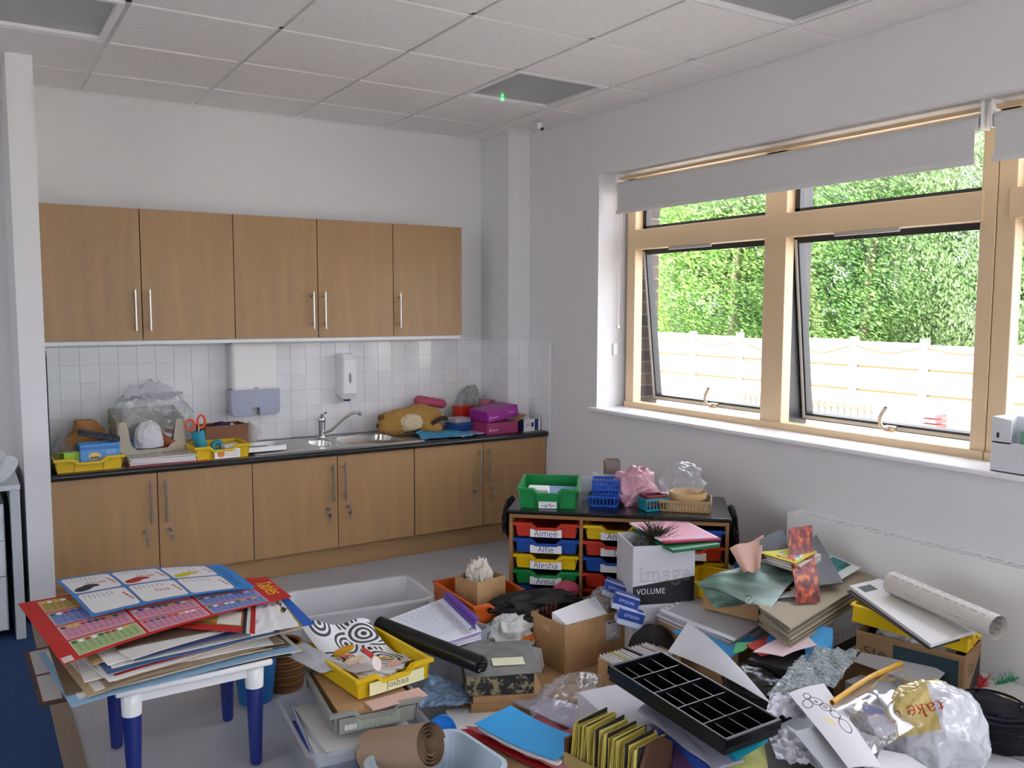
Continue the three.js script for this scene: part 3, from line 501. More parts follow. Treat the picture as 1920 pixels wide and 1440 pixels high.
// a paper, card or plastic sheet as a thing of its own
function page(name, label, m, corners, o = {}, cat = 'paper', group) { const t = one(name, label, cat, sheet(corners, o), m, [0, 0, 0], 0, group); return t; }
// rectangle on the ground plane: centre, size, turn, height, tilt of the far edge
function rect(cx, y, cz, w, d, ry = 0, rise = 0, side = 0) { const c = Math.cos(ry), s = Math.sin(ry), f = (x, z) => [cx + x * c + z * s, y + rise * (0.5 - z / d) + side * (x / w + 0.5), cz - x * s + z * c]; return [f(-w / 2, d / 2), f(w / 2, d / 2), f(w / 2, -d / 2), f(-w / 2, -d / 2)]; }

// ---------- worktop things ----------
const yTop = WT + 0.001;
{
  tray('yellow classroom tray at the partition end of the worktop, full of small boxes', 'yellow', [0.18, yTop, 0.465], 0.03, { w: 0.33, d: 0.27, h: 0.07 });
  const b = thing('picture_box', 'blue cardboard box with an island picture standing in a yellow tray', 'box', [0.235, 0, 0.5], 0.08); b.position.y = yTop + 0.006;
  const pic = canvasTex(256, 128, (g) => { g.fillStyle = '#5b9bd8'; g.fillRect(0, 0, 256, 128); g.fillStyle = '#3f78bd'; g.fillRect(0, 0, 256, 20); g.fillStyle = '#f0c86a'; g.beginPath(); g.ellipse(90, 58, 40, 22, 0, 0, 7); g.fill(); g.fillStyle = '#7a5a34'; g.fillRect(62, 62, 56, 12); g.fillStyle = '#4c8a3c'; g.fillRect(120, 92, 136, 36); g.fillStyle = '#2d4f9a'; g.fillRect(0, 96, 120, 32); lines(g, 170, 34, 56, 2, 12, '#cfe6fa', 6, 5); });
  obj('body', cartonGeo(0.19, 0.125, 0.1, 0.003), mat(0x4f93d2, 0.5), b); obj('picture', bb(-0.093, 0.093, 0.006, 0.112, 0.0502, 0.051), mat(0xffffff, 0.5, { map: pic }), b);
  one('envelope_box', 'dark narrow box leaning out of the blue picture box', 'box', place(bb(-0.1, 0.1, 0, 0.022, -0.04, 0.04, 0.003), [0, 0, 0], 0.05, 0, -0.26), printed(128, 64, '#20242c', (g) => lines(g, 6, 16, 116, 3, 14, '#6f7d93', 4)), [0.245, yTop + 0.15, 0.45], -0.1);
  const leaf = canvasTex(64, 64, (g) => { g.fillStyle = '#e6eee0'; g.fillRect(0, 0, 64, 64); g.fillStyle = '#9ec92f'; g.fillRect(0, 0, 64, 30); g.strokeStyle = '#2f7fc4'; g.lineWidth = 5; for (let i = 0; i < 7; i++) { g.beginPath(); g.moveTo(34, 40); g.lineTo(34 + 20 * Math.cos(i * 0.9), 40 + 20 * Math.sin(i * 0.9)); g.stroke(); } });
  one('flower_carton', 'small white and green carton with a blue flower print in the yellow tray', 'carton', bx(0.075, 0.09, 0.06, 0.003), mat(0xffffff, 0.6, { map: leaf }), [0.1, yTop + 0.006, 0.52], 0.25);
  one('plastic_bag', 'crumpled clear bag at the partition end of the worktop', 'bag', lump(0.05, 0.11, 0.06, { seed: 4 }), clearFilm, [0.075, yTop + 0.006, 0.40]);
  // teddy bear lying behind the tray
  const bear = thing('teddy_bear', 'tan teddy bear lying behind the blue picture box', 'soft toy', [0.21, yTop, 0.2], 0.2), fur = (x, y, z) => 0.004 * N3(x * 160, y * 160, z * 160) + 0.003 * N3(x * 60, y * 60, z * 60);
  obj('body', sdf([[-0.06, 0.075, 0, 0.07, 0.02, 0.08, 0, 0.06], [0.0, 0.155, 0, 0.062, 0.02, 0.16, 0.0, 0.06], [0.07, 0.14, 0.02, 0.03, 0.085, 0.137, 0.025, 0.026], [-0.035, 0.215, 0.0, 0.02, -0.035, 0.215, 0.004, 0.02], [-0.1, 0.06, 0.05, 0.03, -0.14, 0.05, 0.09, 0.026], [0.05, 0.04, 0.05, 0.03, 0.1, 0.035, 0.09, 0.028]], 0.24, 44, 0.03, fur), mat(0xc28a55, 1, { sheen: 0.6, sheenColor: new THREE.Color(0xd9a068) }), bear);
  obj('muzzle', new THREE.SphereGeometry(0.03, 16, 12).scale(1, 0.8, 0.9).translate(0.088, 0.135, 0.027), mat(0xe6d6bf, 1), bear);
  obj('nose', new THREE.SphereGeometry(0.01, 10, 8).translate(0.118, 0.14, 0.03), blackPlastic, bear);
  // grey plastic file rack
  const rk = thing('magazine_rack', 'grey plastic desk rack with a scooped front holding bags and boxes', 'rack', [0.51, yTop, 0.3], 0.06), gm = mat(0xb5ad98, 0.5);
  obj('front', extr([[-0.18, 0], [0.18, 0], [0.165, 0.215], [0.13, 0.215], [0.11, 0.09], [0.08, 0.06], [-0.08, 0.06], [-0.11, 0.09], [-0.13, 0.215], [-0.165, 0.215]], 0.004, 0.001).translate(0, 0, 0.1), gm, rk);
  for (const s of [-1, 1]) obj('side', extr([[-0.12, 0], [0.1, 0], [0.1, 0.215], [-0.12, 0.27]], 0.004).rotateY(-Math.PI / 2).translate(s * 0.173 + 0.002, 0, 0), gm, rk);
  obj('back', bb(-0.17, 0.17, 0, 0.27, -0.124, -0.12), gm, rk); obj('base', bb(-0.17, 0.17, 0, 0.004, -0.12, 0.1), gm, rk);
  one('blue_box', 'small blue box inside the grey desk rack', 'box', bx(0.1, 0.1, 0.09, 0.003), mat(0x2f7fb8, 0.5), [0.435, yTop + 0.005, 0.33], 0.06);
  one('terracotta_pot', 'terracotta pot lying in the grey desk rack beneath the bags', 'pot', place(lathe([[0.0, 0], [0.035, 0], [0.052, 0.085], [0.06, 0.085], [0.06, 0.11], [0.053, 0.11], [0.048, 0.09], [0.03, 0.006], [0, 0.006]], 28), [0, 0, 0], 0.5, 0, -0.5), mat(0xa85a38, 0.9), [0.565, yTop + 0.045, 0.31]);
  one('plastic_bag', 'big crumpled clear plastic bag rising out of the grey desk rack', 'bag', lump(0.19, 0.22, 0.1, { seed: 12, amp: 0.3, f: 1.2, det: 26, fine: 0.4 }), mat(0xf2f3f5, 0.1, { transmission: 0.85, thickness: 0 }), [0.54, yTop + 0.085, 0.27]);
  one('white_bag', 'white crumpled paper bag bulging in front of the clear bag', 'bag', lump(0.072, 0.105, 0.05, { seed: 31, amp: 0.14, f: 1.4, fine: 0.3 }), mat(0xe8e8ec, 0.5, { transmission: 0.25, thickness: 0 }), [0.5, yTop + 0.07, 0.385]);
  // magazines on a red folder
  const w0 = page('document_folder', 'red clear-covered folder under the newspapers on the worktop', mat(0xa02433, 0.35), rect(0.57, yTop + 0.004, 0.5, 0.4, 0.19, -0.05), { t: 0.004 }, 'folder');
  for (let i = 0; i < 5; i++) page('newspaper', i === 4 ? 'topmost folded newspaper on the worktop pile in front of the grey rack' : 'folded newspaper within the worktop pile in front of the grey rack', i === 4 ? printed(256, 128, '#d6d3cc', (g) => { lines(g, 10, 16, 110, 12, 9, '#8d8a86', 5, 3); lines(g, 140, 50, 100, 8, 9, '#8d8a86', 6, 3); g.fillStyle = '#a9a7a2'; g.fillRect(140, 8, 100, 34); }) : paperGrey, rect(0.545 + 0.012 * Math.sin(i * 3), yTop + 0.0115 + i * 0.0075, 0.49, 0.33, 0.17, 0.03 * Math.sin(i * 5) - 0.05), { t: 0.007, bend: curl(0.002, 1, 1, i) }, 'newspaper', i === 4 ? undefined : 'newspapers on the worktop');
  // second yellow tray with bits and bobs
  tray('yellow classroom tray with an orange-dot label in front of the wooden box', 'yellow', [0.845, yTop, 0.46], 0.05, { w: 0.31, d: 0.26, h: 0.075, plate: [0.14, 0.05, 0.004, 0.02], print: canvasTex(256, 96, (g) => { g.fillStyle = '#f4f2ee'; g.fillRect(0, 0, 256, 96); g.fillStyle = '#e0873c'; g.beginPath(); g.arc(64, 44, 38, 0, 7); g.fill(); lines(g, 118, 26, 126, 3, 22, '#8a8a90', 8, 5); }) });
  const cu = thing('beaker', 'teal plastic beaker leaning in the yellow tray with scissors in it', 'beaker', [0.78, yTop + 0.006, 0.42], 0), tm = mat(0x2b93ae, 0.4);
  obj('cup', place(lathe([[0, 0.001], [0.031, 0.001], [0.036, 0.14], [0.033, 0.14], [0.029, 0.005], [0, 0.005]], 28), [0, 0, 0], 0, 0, 0.22), tm, cu);
  one('tape_reel', 'round teal reel lying beside the teal beaker', 'reel', place(lathe([[0.012, -0.012], [0.036, -0.012], [0.036, 0.012], [0.012, 0.012], [0.012, -0.012]], 24), [0, 0, 0], 1.1, 0, 0.3), tm, [0.855, yTop + 0.05, 0.43]);
  const sc = thing('scissors', 'orange-handled scissors standing in the teal beaker', 'scissors', [0.745, yTop + 0.135, 0.422], 0.1), om = mat(0xe0551f, 0.3);
  const ring = (x, y, rx, ry2) => { const p = []; for (let i = 0; i <= 20; i++) { const a = i / 20 * 6.283; p.push([x + rx * Math.cos(a), y + ry2 * Math.sin(a), 0]); } return tube(p, 0.0065, 40, 8); };
  obj('handle', [ring(-0.032, 0.045, 0.024, 0.03)], om, sc); obj('handle', [ring(0.028, 0.06, 0.02, 0.036)], om, sc); obj('blades', [bar([-0.018, 0.02, 0], [0.012, -0.1, 0], 0.004, 6), bar([0.015, 0.03, 0.003], [0.0, -0.1, 0.003], 0.004, 6)], steel, sc);
  one('lidded_tub', 'small clear lidded tub with white label in the yellow tray', 'tub', bx(0.09, 0.065, 0.06, 0.008), printed(128, 96, '#cfc8c4', (g) => { lines(g, 8, 60, 110, 3, 12, '#9a6f7c', 9, 4); g.fillStyle = '#e2dedb'; g.fillRect(0, 0, 128, 26); }), [0.91, yTop + 0.006, 0.5], 0.1);
  const wb = thing('wooden_box', 'open wooden box of odds and ends behind the yellow tray', 'box', [0.93, yTop, 0.24], 0.12); wb.rotation.x = 0.0;
  obj('body', cartonGeo(0.25, 0.15, 0.16, 0.008), mat(0x7d5233, 0.6), wb);
  one('purple_fabric', 'purple fabric scrap in the open wooden box', 'fabric', lump(0.1, 0.07, 0.06, { seed: 9 }), mat(0x3d2450, 0.9), [0.935, yTop + 0.06, 0.235], 0.1); one('craft_ball', 'white craft ball on the purple fabric in the wooden box', 'ball', new THREE.SphereGeometry(0.014, 16, 12), white, [0.98, yTop + 0.14, 0.26]);
  one('shell_piece', 'pale yellow shells on the purple fabric in the wooden box', 'shell', lump(0.045, 0.014, 0.02, { seed: 3 }), mat(0xe6d59a, 0.5), [0.94, yTop + 0.118, 0.27]);
  page('paper_sheet', 'cream paper sheet sticking out beside the wooden box', paperGrey, [[1.07, yTop + 0.01, 0.34], [1.14, yTop + 0.1, 0.33], [1.08, yTop + 0.16, 0.25], [1.02, yTop + 0.03, 0.2]], {}, 'paper');
  // white shallow tray on the drainer
  const wt = thing('shallow_tray', 'white shallow plastic tray with a slot lying on the sink drainer', 'tray', [1.07, WT + 0.012, 0.42], 0.03);
  obj('body', [bb(-0.15, 0.15, 0, 0.004, -0.09, 0.09), bb(-0.15, 0.15, 0, 0.028, -0.094, -0.086, 0.002), bb(-0.15, 0.15, 0, 0.028, 0.086, 0.094, 0.002), bb(-0.154, -0.146, 0, 0.028, -0.09, 0.09, 0.002), bb(0.146, 0.154, 0, 0.028, -0.09, 0.09, 0.002)], whiteGloss, wt);
  obj('slot_bar', bb(-0.07, 0.07, 0.004, 0.018, -0.02, 0.005, 0.003), mat(0x77706c, 0.5), wt);
  // plush lion
  const li = thing('plush_lion', 'tawny plush lion lying on its side behind the blue bag', 'soft toy', [2.16, yTop, 0.27], -0.12), lf = (x, y, z) => 0.005 * N3(x * 120, y * 120, z * 120) + 0.004 * N3(x * 45, y * 45, z * 45), lm = mat(0xa98042, 1, { sheen: 0.5, sheenColor: new THREE.Color(0xcaa560) });
  obj('body', sdf([[-0.21, 0.065, 0.03, 0.05, -0.12, 0.085, 0.01, 0.075], [-0.12, 0.085, 0.0, 0.075, 0.05, 0.105, -0.03, 0.088], [0.05, 0.1, -0.03, 0.085, 0.15, 0.11, -0.05, 0.06], [-0.2, 0.12, 0.0, 0.02, -0.2, 0.13, 0.0, 0.02], [0.06, 0.06, 0.05, 0.045, 0.14, 0.04, 0.06, 0.035]], 0.3, 52, 0.04, lf), lm, li);
  obj('mane', sdf([[-0.02, 0.085, 0.075, 0.055, 0.0, 0.085, 0.08, 0.05]], 0.16, 30, 0.02, (x, y, z) => 0.012 * N3(x * 70, y * 70, z * 70)).scale(1.25, 1.05, 0.7).translate(-0.03, 0, 0.02), mat(0xcdbf9c, 1), li);
  obj('tail', tube([[0.09, 0.07, 0.085], [0.13, 0.095, 0.085], [0.17, 0.105, 0.07], [0.21, 0.1, 0.05]], 0.014, 16, 8), mat(0x3d2c1c, 1), li);
  obj('nose', new THREE.SphereGeometry(0.014, 12, 8).translate(-0.258, 0.075, 0.04), mat(0x3a2a1c, 0.7), li); obj('ear', new THREE.SphereGeometry(0.022, 12, 8).scale(1, 1, 0.5).translate(-0.235, 0.125, 0.03), mat(0x6d4a26, 1), li);
  page('plastic_bag', 'turquoise plastic bag lying flat in front of the plush lion', mat(0x3a8fb5, 0.3), [[2.082, 0.735, 0.534], [2.494, 0.735, 0.595], [2.42, yTop + 0.02, 0.33], [2.12, yTop + 0.03, 0.38]], { t: 0.003, nu: 24, nv: 24, bend: wrinkle(0.016, 5, 3) }, 'bag');
  page('plastic_wallet', 'pale clear wallet with papers lying before the magenta boxes', mat(0xb9b4c6, 0.3), [[2.341, 0.735, 0.585], [2.714, 0.735, 0.468], [2.66, yTop + 0.012, 0.42], [2.43, yTop + 0.014, 0.4]], { t: 0.006, nu: 16, nv: 16, bend: wrinkle(0.006, 4, 8) }, 'wallet');
  basket('mini_basket', 'small blue plastic basket with a clear lid beside the magenta boxes', 0x1f4f9f, [2.462, yTop, 0.335], 0.06, 0.135, 0.13, 0.065); one('clear_tub', 'clear plastic tub sitting in the small blue basket by the magenta boxes', 'tub', bx(0.12, 0.035, 0.115, 0.008), clearBox, [2.462, yTop + 0.0655, 0.335], 0.06);
  const mg = (label, c, p, ry, rz, mark) => { const t = thing('flat_carton', label, 'carton', p, ry), w = 0.25; t.rotation.z = rz; obj('body', bb(-w / 2, w / 2, 0, 0.075, -0.11, 0.11, 0.002), mat(c, 0.4), t); const q = new THREE.Group(); obj('print', bb(-w / 2 + 0.008, w / 2 - 0.008, 0.012, 0.064, 0.1101, 0.1105), mat(0xffffff, 0.4, { map: canvasTex(256, 64, (g) => { g.fillStyle = '#' + new THREE.Color(c).getHexString(); g.fillRect(0, 0, 256, 64); g.strokeStyle = '#f6e6f2'; g.lineWidth = 4; g.beginPath(); g.arc(20, 44, 9, 0.6, 5.6); g.stroke(); lines(g, 36, 46, 46, 1, 8, '#f6e6f2', 12, 8); if (mark) { lines(g, 150, 16, 95, 1, 8, '#e6a8da', 4, 3); lines(g, 178, 36, 66, 1, 8, '#f6d6ee', 9, 7); } }) }), t); return t; };
  mg('pink flat paper carton lying on the worktop under the tilted magenta one', 0xa33a68, [2.67, yTop, 0.44], 0.06, 0, false); mg('magenta flat paper carton tilted on top of the pink carton', 0x9c2390, [2.675, yTop + 0.095, 0.44], 0.06, 0.14, true);
  one('pink_cushion', 'soft pink fabric roll behind the plush lion', 'fabric', sdf([[-0.09, 0.05, 0, 0.034, 0.07, 0.02, 0.02, 0.03]], 0.16, 30, 0.02, (x, y, z) => 0.004 * N3(x * 40, y * 40, z * 40)), mat(0xb9546c, 0.9), [2.36, yTop + 0.155, 0.13], -0.1);
  one('red_box', 'small bright red box behind the blue mini basket', 'box', bx(0.12, 0.16, 0.09, 0.006), mat(0xc4281c, 0.35), [2.57, yTop, 0.2], 0.2);
  const mug = thing('pink_mug', 'pink mug standing behind the magenta carton', 'mug', [2.745, yTop + 0.002, 0.22], 0.5), mm = mat(0xb4626a, 0.35); obj('cup', [lathe([[0, 0], [0.042, 0], [0.045, 0.19], [0.041, 0.19], [0.038, 0.01], [0, 0.01]], 32)], mm, mug); obj('handle', tube([[0.043, 0.06, 0], [0.075, 0.07, 0], [0.08, 0.12, 0], [0.043, 0.15, 0]], 0.006, 20, 8), mm, mug);
  one('plastic_bag', 'clear crumpled bag in the corner behind the pink mug', 'bag', lump(0.09, 0.19, 0.055, { seed: 17, amp: 0.35 }), mat(0xd9dcd9, 0.18, { transmission: 0.7, thickness: 0 }), [2.68, yTop, 0.115]);
  const pb = thing('printed_carton', 'white and navy cable carton with an open flap at the worktop end', 'carton', [2.9, yTop, 0.5], 0.1);
  obj('body', cartonGeo(0.145, 0.085, 0.11, 0.002), mat(0xdcdde2, 0.6), pb); obj('flap', place(bb(-0.04, 0.04, 0, 0.002, -0.05, 0.05), [-0.075, 0.095, 0], 0, 0, 0.5), card, pb); obj('side_panel', bb(-0.0745, -0.0725, 0.002, 0.084, -0.055, 0.0552), mat(0x232a52, 0.5), pb);
  obj('print', bb(-0.07, 0.07, 0.003, 0.082, 0.0552, 0.0558), printed(128, 80, '#e2e3e8', (g) => { g.fillStyle = '#2b3476'; g.fillRect(84, 0, 30, 80); g.fillStyle = '#15161c'; g.fillRect(58, 24, 18, 30); lines(g, 16, 34, 34, 2, 10, '#555', 3, 4); }), pb);
}

// ---------- desk beyond the partition ----------
{
  const t = thing('office_desk', 'grey-white desk with a drawer pedestal standing on the blue carpet', 'desk', [-0.14, 0.0045, 0.1], 0), dm = mat(0xb9c0c6, 0.5);
  obj('side_panel', bb(-0.045, -0.004, 0, 0.71, -0.09, 0.76, 0.003), dm, t); obj('desktop', bb(-1.4, -0.002, 0.71, 0.735, -0.09, 0.78, 0.004), mat(0xc8ccd0, 0.4), t);
  obj('side_panel', bb(-1.4, -1.36, 0, 0.71, -0.09, 0.76, 0.003), dm, t);
  const p = obj('pedestal', bb(-0.49, -0.07, 0.04, 0.64, 0.0, 0.72, 0.004), mat(0xccd2d8, 0.45), t);
  for (const [a, b] of [[0.05, 0.3], [0.305, 0.47], [0.475, 0.63]]) obj('drawer', bb(-0.485, -0.075, a, b, 0.72, 0.738, 0.003), mat(0xd3d9df, 0.4), p);
  obj('lock', [bar([-0.1, 0.58, 0.738], [-0.1, 0.58, 0.75], 0.012, 12), bb(-0.103, -0.097, 0.53, 0.575, 0.748, 0.751)], mat(0x3b2a2c, 0.4), p);
  one('printed_carrier_bag', 'white printed carrier bag standing on the desk beyond the partition', 'bag', lump(0.11, 0.14, 0.08, { seed: 6, amp: 0.2 }), printed(256, 128, '#c9ccd2', (g) => { text(g, 'rie', 60, 74, 44, '#3a3f4a', 'serif'); text(g, 'rie', 190, 74, 44, '#3a3f4a', 'serif'); }), [-0.29, 0.741, 0.76], 0.5);
  one('paper_plate', 'white paper plate leaning against the printed bag on the desk', 'plate', place(lathe([[0, 0.001], [0.06, 0.001], [0.09, 0.014], [0.092, 0.014], [0.061, -0.002], [0, -0.002]], 32), [0, 0, 0], 0.5, 0, 0.55), mat(0xdfe2e8, 0.5), [-0.215, 0.795, 0.84]);
}

// ---------- small table with its heap of posters ----------
const TT = 0.375;
{
  const t = thing('childrens_table', 'small white-topped table on blue tapered legs carrying a heap of posters', 'table', [0.253, 0, 2.365], 0);
  obj('tabletop', bb(-0.245, 0.245, TT - 0.022, TT - 0.001, -0.235, 0.235, 0.008), whiteGloss, t); obj('apron', [bb(-0.2, 0.2, TT - 0.06, TT - 0.022, -0.2, -0.18), bb(-0.2, 0.2, TT - 0.06, TT - 0.022, 0.18, 0.2), bb(-0.2, -0.18, TT - 0.06, TT - 0.022, -0.18, 0.18), bb(0.18, 0.2, TT - 0.06, TT - 0.022, -0.18, 0.18)], whiteGloss, t);
  for (const [x, z] of [[-1, -1], [1, -1], [1, 1], [-1, 1]]) {
    const l = obj('leg', lathe([[0, 0], [0.015, 0], [0.02, 0.008], [0.029, TT - 0.1], [0, TT - 0.1]], 24), mat(0x1d2c77, 0.35), t); l.position.set(x * 0.193, 0, z * 0.186);
    obj('collar', lathe([[0.03, TT - 0.1], [0.032, TT - 0.03], [0.0, TT - 0.03], [0, TT - 0.1], [0.03, TT - 0.1]], 24), whiteGloss, l);
  }
}
{ // the heap: boards, folders, sheets of many sizes, then two wall charts on top
  const cols = [0x1f2423, 0xcfc8b8, 0x8fb7d6, 0xe5e3df, 0x6d5a44, 0xb7a07a, 0xdedbd4, 0x9b8a74, 0xe8e6e2, 0xc2b199, 0xf0efec, 0xb02a22, 0xe2dfd8, 0x3a5f8a, 0xe9e7e4, 0xb79a6a, 0xf1f0ee, 0x28376f, 0xe4e2dd, 0x5c4433], q = rand(77);
  const kinds = ['charcoal card', 'beige card', 'pale blue paper', 'white paper', 'brown card', 'tan card', 'off-white paper', 'dun card', 'white paper', 'buff card', 'white paper', 'red plastic folder', 'off-white paper', 'blue paper', 'white paper', 'tan card', 'white paper', 'navy card', 'off-white paper', 'dark brown card'];
  let y = TT + 0.001;
  cols.forEach((c, i) => {
    const th = [0.003, 0.0045, 0.002, 0.003][i % 4], w = 0.6 + 0.14 * q() - i * 0.009, d = 0.47 + 0.08 * q() - i * 0.006, up = y + th;
    page(i === 11 ? 'plastic_folder' : 'heap_sheet', kinds[i] + (i % 3 === 0 ? ' sheet low' : i % 3 === 1 ? ' sheet' : ' sheet pushed askew') + ' in the heap on the blue-legged table', mat(c, 0.7), rect(0.24 + (q() - 0.5) * 0.1 - (i < 4 ? 0.03 : 0), up, 2.36 + (q() - 0.5) * 0.06 - i * 0.003, w, d, 0.12 + (q() - 0.5) * 0.25), { t: th, nu: 14, nv: 10, bend: (u, v) => 0.0012 * Math.sin(u * 5 + i) - 0.02 * Math.max(0, Math.abs(u - 0.5) - 0.36) * (i < 8 ? 2.4 : 1) }, 'paper', 'sheets in the heap on the small table');
    y = up + 0.0012;
  });
  // brown poster panels sagging off the side
  page('brown_poster', 'brown framed poster with white panels sagging off the table side', printed(128, 256, '#4b2f26', (g) => { g.fillStyle = '#a9a5a2'; g.fillRect(8, 8, 36, 112); g.fillRect(8, 128, 36, 112); g.fillStyle = '#2e211c'; g.fillRect(76, 120, 52, 130); lines(g, 50, 180, 26, 6, 12, '#c9c2bb', 8, 7); }), [[-0.181, 0.27, 2.329], [0.004, 0.34, 2.501], [0.023, 0.42, 2.183], [-0.203, 0.33, 1.958]], { t: 0.003 }, 'poster');
  page('picture_card', 'glossy red-edged picture board slipping out below the times-table chart', printed(256, 128, '#b7221f', (g) => { g.fillStyle = '#8a6a2e'; g.fillRect(0, 50, 220, 60); g.fillStyle = '#c79b45'; g.fillRect(40, 60, 120, 40); g.fillStyle = '#e9e4d6'; g.fillRect(150, 56, 66, 50); g.fillStyle = '#22339a'; g.fillRect(0, 24, 224, 22); g.fillStyle = '#e6e6ea'; g.fillRect(0, 0, 190, 22); g.fillStyle = '#1d1d1f'; g.fillRect(222, 0, 10, 128); g.fillStyle = '#d8dbd4'; g.fillRect(232, 0, 10, 128); }), [[0.187, 0.474, 2.347], [0.445, 0.468, 2.576], [0.543, 0.475, 2.249], [0.292, 0.476, 2.083]], { t: 0.004 }, 'picture board');
  page('white_card', 'crumpled white card beside the red-edged picture board', paperWhite, [[0.431, 0.465, 2.575], [0.596, 0.465, 2.574], [0.625, 0.47, 2.255], [0.525, 0.47, 2.242]], { t: 0.003, nu: 16, nv: 16, bend: wrinkle(0.006, 5, 2) }, 'card');
  page('display_strip', 'blue and gold lettered display strip at the table heap corner', printed(64, 256, '#1e5fc0', (g) => { g.fillStyle = '#a8923f'; g.fillRect(0, 0, 30, 256); g.fillStyle = '#1c1d22'; g.fillRect(8, 40, 16, 170); }), [[0.572, 0.46, 2.578], [0.651, 0.46, 2.58], [0.652, 0.47, 2.286], [0.595, 0.47, 2.286]], { t: 0.002 }, 'strip');
  const tables = printed(1024, 512, '#c4201c', (g) => {
    const pal = [['#b79a52', '#5a4a2a'], ['#7f8fca', '#2d3a78'], ['#d795ae', '#7a3552'], ['#a8c187', '#3f5a2c']];
    for (let c = 0; c < 3; c++) for (let r = 0; r < 4; r++) {
      const x = 70 + c * 285, y = 18 + r * 122; const [bg, ink] = c === 0 ? pal[r] : c === 1 ? pal[2] : pal[1];
      g.fillStyle = bg; g.fillRect(x, y, 268, 108); g.strokeStyle = '#f0e6e0'; g.lineWidth = 3; g.strokeRect(x, y, 268, 108);
      const rr = rand(c * 7 + r); for (let k = 0; k < 9; k++) { g.fillStyle = ['#ffffff', '#e8c93a', '#c63a3a', '#2f6f3a', '#3a4fae'][(rr() * 5) | 0]; g.beginPath(); g.arc(x + 16 + k * 26, y + 16, 11, 0, 7); g.fill(); }
      for (let k = 0; k < 10; k++) for (let m = 0; m < 2; m++) { g.save(); g.translate(x + 20 + k * 25, y + 44 + m * 30); g.rotate(Math.PI / 2); text(g, (m ? '=' : (k + 1) + 'x' + (7 + c)) + (m ? (k + 1) * (7 + c) : ''), 0, 0, 17, ink, 'bold sans-serif', 'center'); g.restore(); }
    }
    g.save(); g.translate(975, 256); g.rotate(Math.PI / 2); text(g, 'Tables', 0, 0, 96, '#f2e21a', 'bold sans-serif', 'center'); g.restore();
    g.fillStyle = '#ddd6d2'; g.fillRect(6, 470, 40, 36);
  });
  page('times_table_chart', 'red times-tables wall chart lying across the poster heap', tables, [[-0.123, 0.468, 2.498], [0.65, 0.487, 2.337], [0.639, 0.49, 2.061], [-0.21, 0.48, 1.826]], { t: 0.0015, nu: 30, nv: 16, bend: (u, v) => 0.012 * Math.sin(u * 3.14) - 0.012 * Math.pow(1 - u, 4) }, 'wall chart');
  const vocab = printed(1024, 512, '#2f86cf', (g) => {
    const words = ['small', 'large', 'big', '', 'look', ''], blob = ['#1c1d3a', '#b01f1f', '#c8c21e', '', '', ''];
    for (let c = 0; c < 3; c++) for (let r = 0; r < 2; r++) {
      const x = 22 + c * 300, y = 20 + r * 245, w = 280, h = 225, i = r * 3 + c; g.fillStyle = '#b03a4a'; g.beginPath(); g.roundRect ? g.roundRect(x - 3, y - 3, w + 6, h + 6, 26) : g.rect(x - 3, y - 3, w + 6, h + 6); g.fill(); g.fillStyle = '#e9e8e8'; g.beginPath(); g.roundRect ? g.roundRect(x, y, w, h, 24) : g.rect(x, y, w, h); g.fill();
      for (let k = 0; k < 7; k++) { g.save(); g.translate(x + 30 + k * 26, y + 18); g.rotate(Math.PI / 2); lines(g, 0, 0, 46 + (k * 31 % 30), 1, 1, '#777', k + i, 5); g.restore(); }
      if (blob[i]) { g.fillStyle = blob[i]; g.beginPath(); g.ellipse(x + 70, y + 175, 60, 30, -0.3, 0, 7); g.fill(); g.beginPath(); g.ellipse(x + 125, y + 150, 46, 22, 0.2, 0, 7); g.fill(); }
      if (words[i]) { g.save(); g.translate(x + 165, y + 112); g.rotate(0.15); text(g, words[i], 0, 0, 50, '#c23b2c', 'bold sans-serif', 'center'); g.restore(); }
      g.save(); g.translate(x + w - 26, y + h / 2); g.rotate(Math.PI / 2 - 0.2); lines(g, -50, 0, 100, 1, 8, '#c23b2c', 7 + i, 12); g.restore();
    }
    g.save(); g.translate(960, 256); g.rotate(Math.PI / 2); lines(g, -200, 0, 400, 2, 26, '#1b4f96', 5, 12); g.restore();
  });
  page('vocabulary_chart', 'blue vocabulary wall chart with white word panels on top of the poster heap', vocab, [[-0.008, 0.5, 2.213], [0.55, 0.508, 2.212], [0.512, 0.515, 1.877], [-0.079, 0.51, 1.736]], { t: 0.0012, nu: 30, nv: 16, bend: (u, v) => 0.012 * Math.sin(u * 3.3) + 0.006 * Math.sin(v * 3) }, 'wall chart');
}
{ // under the table
  const t = thing('blue_bucket', 'blue plastic bucket on the floor behind the table leg', 'bucket', [0.585, 0, 2.06]); obj('shell', lathe([[0, 0], [0.065, 0], [0.088, 0.2], [0.096, 0.205], [0.096, 0.212], [0.085, 0.21], [0.061, 0.005], [0, 0.005]], 32), mat(0x1f72b8, 0.35), t); obj('contents', lump(0.07, 0.05, 0.07, { seed: 5 }), paperGrey, t).position.y = 0.15;
  const w = thing('wicker_basket', 'round brown wicker basket on the floor by the blue bucket', 'basket', [0.72, 0, 2.0]);
  for (let k = 0; k < 13; k++) obj('woven_ring', new THREE.TorusGeometry(0.07 + 0.012 * Math.sin(k / 12 * 3.14), 0.0085, 8, 30).rotateX(Math.PI / 2).translate(0, 0.009 + k * 0.0145, 0), mat(k % 2 ? 0x7a5230 : 0x8f6238, 0.9), w);
  obj('base', lathe([[0, 0.002], [0.07, 0.002], [0.07, 0.012], [0, 0.012]], 24), mat(0x7a5230, 0.9), w);
}

